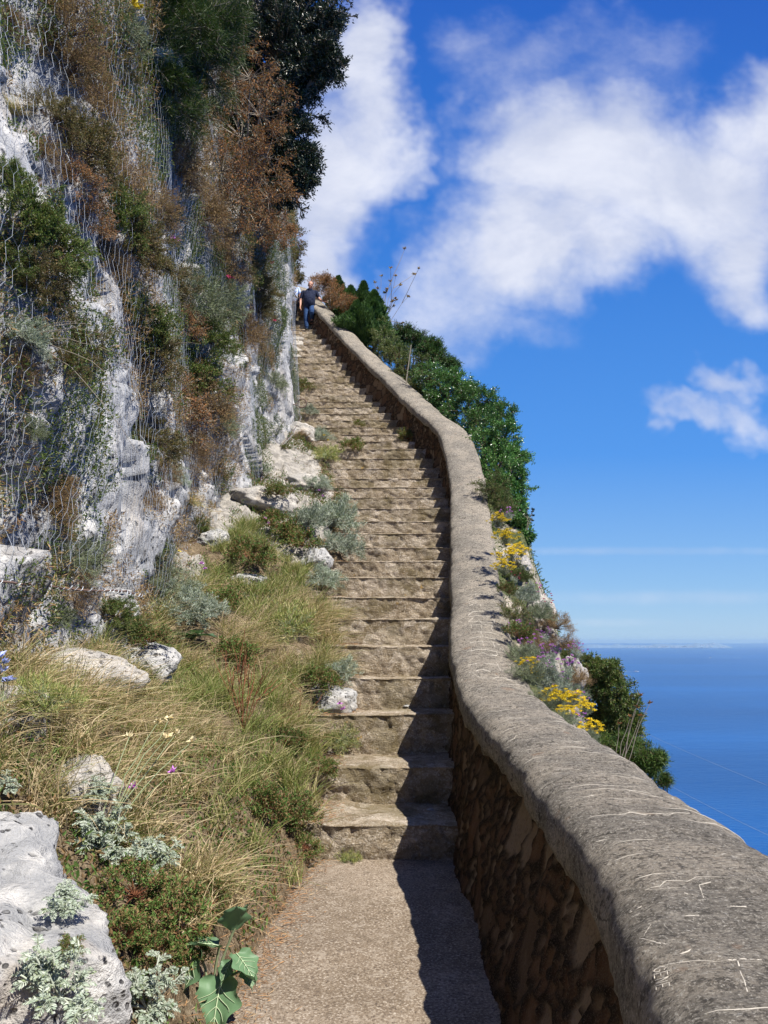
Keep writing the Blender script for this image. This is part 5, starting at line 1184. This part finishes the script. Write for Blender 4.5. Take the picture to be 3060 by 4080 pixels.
carve([[(1350,710),(1440,700),(1659,712)],[(1395,720),(1420,820),(1450,880),(1480,990)],[(1210,690),(1350,712)],[(1060,60),(1100,170)],[(1060,55),(1160,30)],[(930,125),(1050,160)],[(1300,240),(1470,243)],[(940,325),(1060,320)],[(540,520),(620,535),(700,560),(800,575)],[(580,490),(640,400)],[(450,300),(560,240)],[(460,350),(540,300)]], 2300, 3500, 2.183, .0022, 'scratch_marks')
# arcs rubbed across the cap, following its section
rng = np.random.default_rng(8); g = G()
for k in range(95):
    y_ = rng.choice([rng.uniform(4.0, 6.3), rng.uniform(2.0, 4.6), rng.uniform(6.3, 12), rng.uniform(1.4, 3)], p=[.5, .25, .12, .13]); i0 = int(np.argmin(abs(cl[:, 1] - y_))); j0 = rng.integers(8, 28); j1 = min(nP - 6, j0 + rng.integers(2, 12))
    js = np.arange(j0, j1 + 1); sl = rng.normal() * .22
    P3 = np.array([Vc[min(len(s0) - 1, max(0, int(i0 + sl * (j - j0))))][j] for j in js]) + np.array([0, 0, -.0003])
    P3 += (rng.normal(size=3) * .01) * np.array([0, 1, 0])
    v, f = tubes((P3 - WO)[None], (rng.uniform(.0006, .0017) * np.abs(np.sin(np.linspace(.15, 3.0, len(js)))) + .0003)[None], 4); g.add(v, f)
obj('scratch_marks', g.mesh('scratch_marks', M['scratch']), wall)

# ------------------------------------------------------------------ people
def ring_loft(pts, rad, side=(1, 0, 0), n=20):
    """closed loft; pts (K,3), rad (K,2): half width along side, half depth."""
    P = np.array(pts, float); rad = np.array(rad, float); K = len(P)
    # round the ends
    t0 = P[1] - P[0]; t0 /= np.linalg.norm(t0); t1 = P[-1] - P[-2]; t1 /= np.linalg.norm(t1)
    e0 = min(rad[0]); e1 = min(rad[-1])
    P = np.concatenate([[P[0] - t0 * e0 * .95], [P[0] - t0 * e0 * .6], P, [P[-1] + t1 * e1 * .6], [P[-1] + t1 * e1 * .95]])
    rad = np.concatenate([[rad[0] * .25], [rad[0] * .75], rad, [rad[-1] * .75], [rad[-1] * .25]])
    # densify with smooth interpolation
    d = np.concatenate([[0], np.cumsum(np.linalg.norm(np.diff(P, axis=0), axis=1))]); s = np.linspace(0, d[-1], max(12, K * 6))
    P2 = np.stack([np.interp(s, d, P[:, i]) for i in range(3)], 1); r2 = np.stack([np.interp(s, d, rad[:, i]) for i in range(2)], 1)
    for _ in range(2):
        P2[1:-1] = (P2[:-2] + 2 * P2[1:-1] + P2[2:]) / 4; r2[1:-1] = (r2[:-2] + 2 * r2[1:-1] + r2[2:]) / 4
    t = np.gradient(P2, axis=0); t /= np.linalg.norm(t, axis=1, keepdims=True); sd = np.array(side, float)
    a = sd - t * (t @ sd)[:, None]; a /= np.linalg.norm(a, axis=1, keepdims=True) + 1e-9; b = np.cross(t, a)
    an = np.arange(n) / n * 2 * math.pi
    V = P2[:, None] + r2[:, 0][:, None, None] * np.cos(an)[None, :, None] * a[:, None] + r2[:, 1][:, None, None] * np.sin(an)[None, :, None] * b[:, None]
    m = len(P2); k = np.arange(m - 1)[:, None] * n; j = np.arange(n)[None]; j2 = (j + 1) % n
    q = np.stack([k + j, k + j2, k + n + j2, k + n + j], -1).reshape(-1, 4)
    T = [(j_, (j_ + 1) % n, m * n) for j_ in range(n)]; T = [(b_, a_, c_) for a_, b_, c_ in T] + [((m - 1) * n + j_, (m - 1) * n + (j_ + 1) % n, m * n + 1) for j_ in range(n)]
    return np.concatenate([V.reshape(-1, 3), P2[:1], P2[-1:]]), q, np.array(T)
def ell(c, r, n=16, rot=None):
    th = np.linspace(0, math.pi, n); ph = np.linspace(0, 2 * math.pi, 2 * n + 1)[:-1]; V = []
    T_, P_ = np.meshgrid(th[1:-1], ph, indexing='ij'); v = np.stack([np.sin(T_) * np.cos(P_), np.sin(T_) * np.sin(P_), np.cos(T_)], -1).reshape(-1, 3)
    v = np.concatenate([v, [[0, 0, 1.]], [[0, 0, -1.]]]) * np.array(r)
    if rot is not None: v = v @ np.array(Matrix.Rotation(rot[0], 3, rot[1])).T
    m = len(th) - 2; N_ = len(ph); k = np.arange(m - 1)[:, None] * N_; j = np.arange(N_)[None]; j2 = (j + 1) % N_
    q = np.stack([k + j, k + N_ + j, k + N_ + j2, k + j2], -1).reshape(-1, 4)
    T = [(m * N_, a_, (a_ + 1) % N_) for a_ in range(N_)] + [(m * N_ + 1, (m - 1) * N_ + (a_ + 1) % N_, (m - 1) * N_ + a_) for a_ in range(N_)]
    return v + np.array(c), q, np.array(T)
def fuse(name, parts, mat, vox, sm=4, parent=None):
    """union of closed lofts -> one continuous skin"""
    g = G()
    for p in parts: g.add(*p)
    me = g.mesh(name + '_src', None); o = bpy.data.objects.new(name + '_src', me); COL.objects.link(o)
    r = o.modifiers.new('r', 'REMESH'); r.mode = 'VOXEL'; r.voxel_size = vox; r.use_smooth_shade = True
    s_ = o.modifiers.new('s', 'SMOOTH'); s_.factor = .5; s_.iterations = sm
    dg = bpy.context.evaluated_depsgraph_get(); dg.update(); m2 = bpy.data.meshes.new_from_object(o.evaluated_get(dg)); m2.name = name
    bpy.data.objects.remove(o); bpy.data.meshes.remove(me); m2.materials.clear(); m2.materials.append(mat)
    m2.polygons.foreach_set('use_smooth', np.ones(len(m2.polygons), bool))
    return obj(name, m2, parent)
M['skin'] = plain('sunned_skin', (.52, .27, .18), .5, .4, .08, 20); M['navy'] = plain('navy_cotton', (.014, .020, .045), .85, .2, .35, 14, 0, 1)
M['jeans'] = plain('blue_denim', (.022, .055, .14), .85, .2, .45, 12, 0, 1); M['shoe'] = plain('black_leather', (.012, .012, .013), .5, .4); M['hairg'] = plain('short_grey_hair', (.09, .075, .065), .9, .1, .3, 60)
M['lens'] = plain('dark_glasses', (.01, .01, .012), .2, .6, .1); M['lip'] = plain('lips', (.40, .15, .12), .5, .3, .05); M['eye'] = plain('eye_white', (.7, .68, .64), .3, .5, .02)
M['hairb'] = plain('dark_hair', (.02, .015, .012), .7, .3, .3, 60); M['grey_tr'] = plain('dark_grey_trousers', (.03, .035, .05), .85, .2, .3, 14, 0, 1)
def patterned():
    m, t = newmat('pale_blue_patterned_cotton'); o = t.add('ShaderNodeTexCoord').outputs['Object']
    n = t.noise(o, 22, 3, .5); c = t.mix(t.mr(n, .45, .52), (.16, .30, .62), (.62, .70, .85))
    out(t, t.add('ShaderNodeBsdfPrincipled', {'Base Color': c, 'Roughness': .85}).outputs[0]); return m
M['blues'] = patterned()
def hand(wr, d, palm_n, size=1.0, curl=.35, thumb_side=1, spread=.10):
    """palm + five separate fingers; d = pointing direction, palm_n = palm normal"""
    wr, d, pn = Vector(wr), Vector(d).normalized(), Vector(palm_n); pn = (pn - d * pn.dot(d)).normalized(); s = d.cross(pn).normalized() * thumb_side
    out_ = [ring_loft([wr - d * .01, wr + d * .03 * size, wr + d * .085 * size], [(.024 * size, .018 * size), (.034 * size, .015 * size), (.040 * size, .013 * size)], s, 14)]
    for k, (o_, L) in enumerate(((-.031, .062), (-.011, .078), (.010, .084), (.030, .075))):
        b = wr + d * .078 * size + s * o_ * size; dd_ = (d + s * spread * (k - 1.5)).normalized(); p = [b]; cur = dd_
        for j, f in enumerate((.45, .32, .23)):
            cur = (cur * math.cos(curl) + pn * math.sin(curl)).normalized(); p.append(p[-1] + cur * L * f * size)
        out_.append(ring_loft(p, [(.0092 * size,) * 2, (.0088 * size,) * 2, (.008 * size,) * 2, (.007 * size,) * 2], s, 10))
    b = wr + d * .025 * size + s * .026 * size; out_.append(ring_loft([b, b + (s * .7 + d * .6).normalized() * .035 * size + pn * .006, b + (s * .55 + d * .85).normalized() * .065 * size + pn * .016], [(.012 * size,) * 2, (.0105 * size,) * 2, (.0085 * size,) * 2], pn, 10))
    return out_
def head_parts(c, tilt=.25, s=1.0, turn=0.0):
    """head centred at c, facing -y, tilted down"""
    Rm = Matrix.Rotation(turn, 3, 'Z') @ Matrix.Rotation(tilt, 3, 'X'); c = Vector(c)
    P = lambda x, y, z: tuple(c + Rm @ Vector((x * s, y * s, z * s)))
    def E(x, y, z, r): v, q, t = ell((0, 0, 0), [k * s for k in r], 14); return (v @ np.array(Rm).T + np.array(P(x, y, z)), q, t)
    skin = [E(0, .008, .035, (.077, .094, .085)), E(0, -.012, -.03, (.063, .075, .085)), E(0, -.035, -.085, (.042, .045, .030)), E(0, -.086, .012, (.055, .014, .010)),
            E(0, -.100, -.012, (.010, .012, .026)), E(0, -.112, -.033, (.015, .012, .010)), E(.079, .008, -.008, (.008, .017, .030)), E(-.079, .008, -.008, (.008, .017, .030)),
            E(0, -.088, -.062, (.024, .010, .006)), E(0, -.088, -.073, (.020, .010, .006)), E(.04, -.070, -.035, (.022, .018, .022)), E(-.04, -.070, -.035, (.022, .018, .022))]
    return skin, P, E
def person_man(origin):
    e = empty('person', origin, 'bald man in navy polo shirt and jeans walking down, hand on the parapet', 'person')
    sk = M['skin']; A, hp, E = head_parts((.035, -.055, 1.575), .30)
    shR, elR, wrR = (-.215, 0, 1.37), (-.275, .03, 1.10), (-.265, -.09, .87); shL, elL, wrL = (.215, 0, 1.37), (.315, .0, 1.13), (.455, -.10, 1.01)
    body = list(A)
    body += [ring_loft([(.0, .0, 1.36), (.015, -.01, 1.45), (.03, -.035, 1.52)], [(.075, .07), (.058, .06), (.055, .06)])]
    body += [ring_loft([(0, .03, .90), (0, -.02, 1.05), (0, -.01, 1.2), (0, 0, 1.33), (0, 0, 1.41)], [(.155, .11), (.16, .14), (.165, .125), (.18, .105), (.11, .07)])]
    body += [ring_loft([shR, elR, wrR], [(.055, .052), (.043, .042), (.028, .024)], (0, 1, 0)), ring_loft([shL, elL, wrL], [(.055, .052), (.043, .042), (.028, .024)], (0, 1, 0))]
    body += hand(wrR, (-.02, -.12, -1), (.9, -.3, 0), 1.0, .30, 1) + hand(wrL, (.72, -.35, -.20), (-.1, .05, -1), 1.0, .16, 1, .2)
    hipR, knR, anR = (-.095, .04, .90), (-.085, -.09, .49), (-.06, -.09, .09); hipL, knL, anL = (.095, .04, .90), (.10, -.24, .60), (.075, .13, .40)
    body += [ring_loft([hipR, knR, anR], [(.085, .09), (.055, .06), (.036, .038)]), ring_loft([hipL, knL, anL], [(.085, .09), (.055, .06), (.036, .038)])]
    body += [ring_loft([(-.06, -.07, .05), (-.05, -.24, .03)], [(.035, .035), (.04, .022)]), ring_loft([(.075, .14, .36), (.09, -.02, .35)], [(.035, .035), (.04, .022)])]
    bd = fuse('body', body, sk, .0075, 2, e)
    sh = [ring_loft([(0, .03, .875), (0, -.02, 1.0), (0, -.035, 1.1), (0, -.01, 1.24), (0, 0, 1.35), (0, 0, 1.425)], [(.183, .145), (.186, .175), (.188, .172), (.198, .145), (.205, .115), (.12, .085)], n=28),
          ring_loft([(-.14, 0, 1.385), shR, tuple(Vector(shR).lerp(Vector(elR), .72))], [(.045, .05), (.058, .060), (.056, .056)], (0, 1, 0)), ring_loft([(.14, 0, 1.385), shL, tuple(Vector(shL).lerp(Vector(elL), .72))], [(.045, .05), (.058, .060), (.056, .056)], (0, 1, 0)),
          ring_loft([(.01, -.005, 1.41), (.02, -.02, 1.455)], [(.083, .083), (.072, .076)])]
    fuse('polo_shirt', sh, M['navy'], .010, 3, e)
    a = np.linspace(-2.6, 2.6, 24); top = np.stack([.022 + .068 * np.sin(a), -.028 - .074 * np.cos(a), 1.475 - .028 * np.cos(a)], 1); bot = np.stack([.020 + .095 * np.sin(a), -.020 - .100 * np.cos(a), 1.435 - .035 * np.cos(a)], 1)
    obj('collar', G().add(np.stack([top, bot]), grid_faces(2, 24)).mesh('collar', M['navy']), e)
    je = [ring_loft([(0, .035, .96), (0, .035, .86)], [(.165, .125), (.17, .13)]), ring_loft([(-.09, .035, .90), knR, (-.06, -.085, .12)], [(.098, .105), (.072, .078), (.060, .066)]), ring_loft([(.09, .035, .90), knL, (.075, .12, .45)], [(.098, .105), (.072, .078), (.060, .066)])]
    fuse('jeans', je, M['jeans'], .013, 3, e)
    for i, (h, t) in enumerate((((-.06, -.05, .045), (-.048, -.27, .035)), ((.075, .15, .375), (.09, -.05, .365)))):
        h, t = Vector(h), Vector(t); fuse('shoe', [ring_loft([h, h.lerp(t, .5) + Vector((0, 0, .005)), t], [(.042, .044), (.048, .04), (.046, .032)]), ring_loft([h + Vector((0, 0, .02)), h + Vector((0, 0, .07))], [(.045, .05), (.045, .05)])], M['shoe'], .010, 2, e)
    g = G()
    for x_ in (-1, 1): g.add(*E(.062 * x_, .03, .02, (.022, .062, .055)))
    g.add(*E(0, .062, .015, (.07, .045, .06))); obj('hair', g.mesh('hair', M['hairg']), e)
    g = G().add(*E(-.031, -.092, .0, (.024, .006, .017))).add(*E(.031, -.092, .0, (.024, .006, .017))).add(*E(0, -.098, .004, (.012, .003, .003)))
    for x_ in (-1, 1): v, f = tubes(np.array([[hp(.055 * x_, -.085, .004), hp(.079 * x_, -.05, .008), hp(.082 * x_, .01, .006)]]), np.full((1, 3), .0025), 5); g.add(v, f)
    obj('glasses', g.mesh('glasses', M['lens']), e)
    g = G().add(*E(0, -.097, -.067, (.021, .006, .0045))); obj('mouth', g.mesh('mouth', M['lip']), e)
    return e
k_ = 37
man = person_man(Vector((0, 0, 0))); mo = Vector(((294.5 + 13 - 384) / FPX * 0 , 0, 0))
yM = YK[k_] - .10; zM = ZK[k_] ; man.location = (-(384 - 307.5) / FPX * (yM * math.cos(R_(PITCH)) + zM * math.sin(R_(PITCH))), YK[k_ + 1] + .0, ZK[k_] + .004)
def person_two(origin):
    e = empty('person', origin, 'second walker in a pale blue patterned shirt, half hidden behind the cliff corner', 'person')
    A, hp, E = head_parts((0, -.04, 1.50), .2, .95)
    shR, elR, wrR = (-.18, 0, 1.30), (-.23, .03, 1.06), (-.22, -.09, .85); shL, elL, wrL = (.18, 0, 1.30), (.245, .02, 1.06), (.25, -.12, .88)
    body = list(A) + [ring_loft([(0, 0, 1.28), (0, -.02, 1.44)], [(.06, .06), (.05, .05)]), ring_loft([(0, .02, .86), (0, -.01, 1.1), (0, 0, 1.25), (0, 0, 1.34)], [(.14, .1), (.13, .1), (.15, .09), (.09, .06)])]
    body += [ring_loft([shR, elR, wrR], [(.045, .045), (.036, .036), (.025, .022)], (0, 1, 0)), ring_loft([shL, elL, wrL], [(.045, .045), (.036, .036), (.025, .022)], (0, 1, 0))] + hand(wrR, (0, -.15, -1), (1, -.2, 0), .92, .3, 1) + hand(wrL, (0, -.2, -1), (-1, -.2, 0), .92, .3, -1)
    for x_ in (-1, 1): body += [ring_loft([(.085 * x_, .02, .86), (.085 * x_, -.06, .47), (.08 * x_, .0, .09)], [(.08, .085), (.05, .055), (.034, .036)]), ring_loft([(.08 * x_, .0, .05), (.085 * x_, -.16, .03)], [(.033, .033), (.038, .02)])]
    fuse('body', body, M['skin'], .009, 2, e)
    fuse('shirt', [ring_loft([(0, .02, .87), (0, -.01, 1.05), (0, 0, 1.25), (0, 0, 1.345)], [(.165, .13), (.155, .125), (.175, .11), (.085, .07)])] + [ring_loft([(.13 * x_, 0, 1.32), (.18 * x_, 0, 1.30), (.222 * x_, .015, 1.14)], [(.04, .045), (.05, .052), (.048, .048)], (0, 1, 0)) for x_ in (-1, 1)], M['blues'], .013, 3, e)
    fuse('trousers', [ring_loft([(0, .02, .93), (0, .02, .83)], [(.15, .115), (.155, .12)])] + [ring_loft([(.085 * x_, .02, .86), (.085 * x_, -.06, .47), (.08 * x_, .0, .12)], [(.09, .095), (.065, .07), (.052, .056)]) for x_ in (-1, 1)], M['grey_tr'], .014, 3, e)
    for x_ in (-1, 1): fuse('shoe', [ring_loft([(.08 * x_, .03, .045), (.085 * x_, -.19, .035)], [(.04, .042), (.044, .03)])], M['shoe'], .012, 2, e)
    g = G().add(*E(0, .010, .055, (.083, .093, .082))).add(*E(0, .06, -.03, (.08, .055, .09))); obj('hair', g.mesh('hair', M['hairb']), e)
    g = G()
    for x_ in (-1, 1): g.add(*E(.028 * x_, -.084, 0, (.011, .006, .007)))
    obj('eyes', g.mesh('eyes', M['eye']), e); obj('mouth', G().add(*E(0, -.095, -.067, (.019, .006, .0045))).mesh('mouth', M['lip']), e)
    # dark shoulder bag strap and bag
    v, q, t = ring_loft([(-.10, -.105, 1.33), (0, -.135, 1.15), (.16, -.09, .92)], [(.022, .006)] * 3, (1, 0, 0), 10); v2, q2, t2 = ring_loft([(.19, .0, .95), (.20, .0, .75)], [(.05, .11), (.06, .12)], (1, 0, 0), 14)
    obj('bag_strap', G().add(v, q, t).mesh('bag_strap', M['navy']), e); obj('bag', G().add(v2, q2, t2).mesh('bag', M['navy']), e)
    return e
k2 = 38; w2 = person_two(Vector((0, 0, 0))); y2 = YK[k2 + 1] - .12
w2.location = (-(384 - 292.0) / FPX * (y2 * math.cos(R_(PITCH)) + ZK[k2] * math.sin(R_(PITCH))), y2, ZK[k2] + .004)

# ------------------------------------------------------------------ overhead lines and boats
M['line'] = plain('aluminium_line', (.35, .4, .43), .4, .4, .1)
for i, (a_, b_, lab) in enumerate([((1180,1472,55),(1800,1752,26),'upper thin overhead cable crossing in front of the sea'), ((1270,1585,50),(1800,1868,22),'lower thin overhead cable rising from behind the cap')]):
    A_, B_ = at(*a_), at(*b_); q = np.linspace(0, 1, 30)[:, None]; pth = np.array(A_) + (np.array(B_) - np.array(A_)) * q - np.array([0, 0, 1]) * (4 * q * (1 - q)) * .35
    v, f = tubes((pth - np.array(A_))[None], np.full((1, 30), .007), 5); tag(obj('overhead_cable', G().add(v, f).mesh('overhead_cable', M['line'], True), loc=A_), lab, 'cable', 'overhead cables')
M['boatw'] = plain('white_boat_paint', (.8, .8, .78), .35, .5, .04); M['boatd'] = plain('dark_glass', (.03, .04, .05), .15, .6, .1); M['foam'] = plain('wake_foam', (.55, .68, .8), .8, .2, .2, .3)
def boat(dx, dy, L, yaw, lab, wl):
    p = on_sea(dx, dy); e = empty('motor_boat', p, lab, 'boat', 'boats under way on the sea', Quaternion((0, 0, 1), yaw))
    n = 14; x = np.linspace(-L / 2, L / 2, n); wd = L * .16 * np.clip(1.15 - np.exp((x / L * 2 - .25) * 3.2) * .12, 0, 1); V = []
    for i in range(n):
        for (a, b) in ((-1, 1), (-.85, .25), (-.3, -.15), (.3, -.15), (.85, .25), (1, 1)): V.append((x[i], wd[i] * a, L * .09 * b * (1 + .35 * max(0, x[i] / L))))
    hl = G().add(V, grid_faces(n, 6)); hl.add([(x[i], wd[i] * s * .97, L * .085 * (1 + .35 * max(0, x[i] / L))) for i in range(n) for s in (-1, 1)], grid_faces(n, 2)); obj('hull', hl.mesh('hull', M['boatw'], False), e)
    def bx(x0, x1, w_, z0, z1, tp): return [(x0, -w_, z0), (x1, -w_, z0), (x1, w_, z0), (x0, w_, z0), (x0 + tp * .3, -w_ * .85, z1), (x1 - tp, -w_ * .85, z1), (x1 - tp, w_ * .85, z1), (x0 + tp * .3, w_ * .85, z1)], [(0, 1, 5, 4), (1, 2, 6, 5), (2, 3, 7, 6), (3, 0, 4, 7), (4, 5, 6, 7)]
    c = obj('cabin', G().add(*bx(-L * .2, L * .2, L * .10, L * .08, L * .17, L * .06)).mesh('cabin', M['boatw'], False), e); obj('windscreen', G().add(*bx(-L * .16, L * .17, L * .101, L * .115, L * .15, L * .05)).mesh('windscreen', M['boatd'], False), c)
    q = np.linspace(0, 1, 24); wk = np.stack([np.stack([-L * .4 - q * wl, s * (L * .12 + q * wl * .02), 0 * q + .3], 1) for s in (-1, 1)], 1); Mx = Matrix.Rotation(yaw, 4, 'Z')
    w_ = tag(obj('wake', G().add(wk, grid_faces(24, 2)).mesh('wake', M['foam']), loc=p), kind='structure'); w_.rotation_euler.z = yaw
boat(1374, 1451, 26, -.25, 'nearest white motor boat with a long wake left of it', 260)
boat(1534, 1421, 30, math.pi, 'white motor boat farther out, near the middle of the sea', 300)
boat(1402, 1406, 34, 2.6, 'most distant white boat, just under the far coast', 80)
# white houses on the far coast
rng = np.random.default_rng(4); hm = G()
for k in range(70):
    dx = rng.choice([rng.uniform(1340, 1440), rng.uniform(1440, 1545)]); z = np.interp(dx, [1340, 1380, 1460, 1500, 1520, 1545], [30, 35, 35, 60, 110, 30]) * rng.random(); xx = (dx / 2.16 - 384) / FPX * D0 * 1.014
    w_, h = rng.uniform(25, 60), rng.uniform(10, 22); V = [(xx + a * w_, D0 - 30 + b * 40, SEA + z + c * h) for c in (0, 1) for a, b in ((0, 0), (1, 0), (1, 1), (0, 1))]
    hm.add(V, [(0, 1, 5, 4), (1, 2, 6, 5), (2, 3, 7, 6), (3, 0, 4, 7), (4, 5, 6, 7)])
tag(obj('far_town', hm.mesh('far_town', plain('white_walls', (.5, .52, .54), .8), False)), 'white houses of a town on the far coast', 'town', kind='stuff')

# ------------------------------------------------------------------ haze
HAZE = 4e-5
if HAZE:
    x0, x1, y0, y1, z0, z1 = -32000, 32000, -8000, 32000, SEA - 1, 60
    V = [(x, y, z) for z in (z0, z1) for x, y in ((x0, y0), (x1, y0), (x1, y1), (x0, y1))]
    me = G().add(V, [(3, 2, 1, 0), (4, 5, 6, 7), (0, 1, 5, 4), (1, 2, 6, 5), (2, 3, 7, 6), (3, 0, 4, 7)]).mesh('haze', None, False)
    m, t = newmat('air'); vol = t.add('ShaderNodeVolumePrincipled', {'Color': (.50, .76, 1.0, 1), 'Density': HAZE, 'Anisotropy': .2}); t.l.new(vol.outputs[0], t.add('ShaderNodeOutputMaterial').inputs['Volume']); me.materials.append(m)
    tag(obj('haze', me), 'thin sea haze', 'haze', kind='stuff')
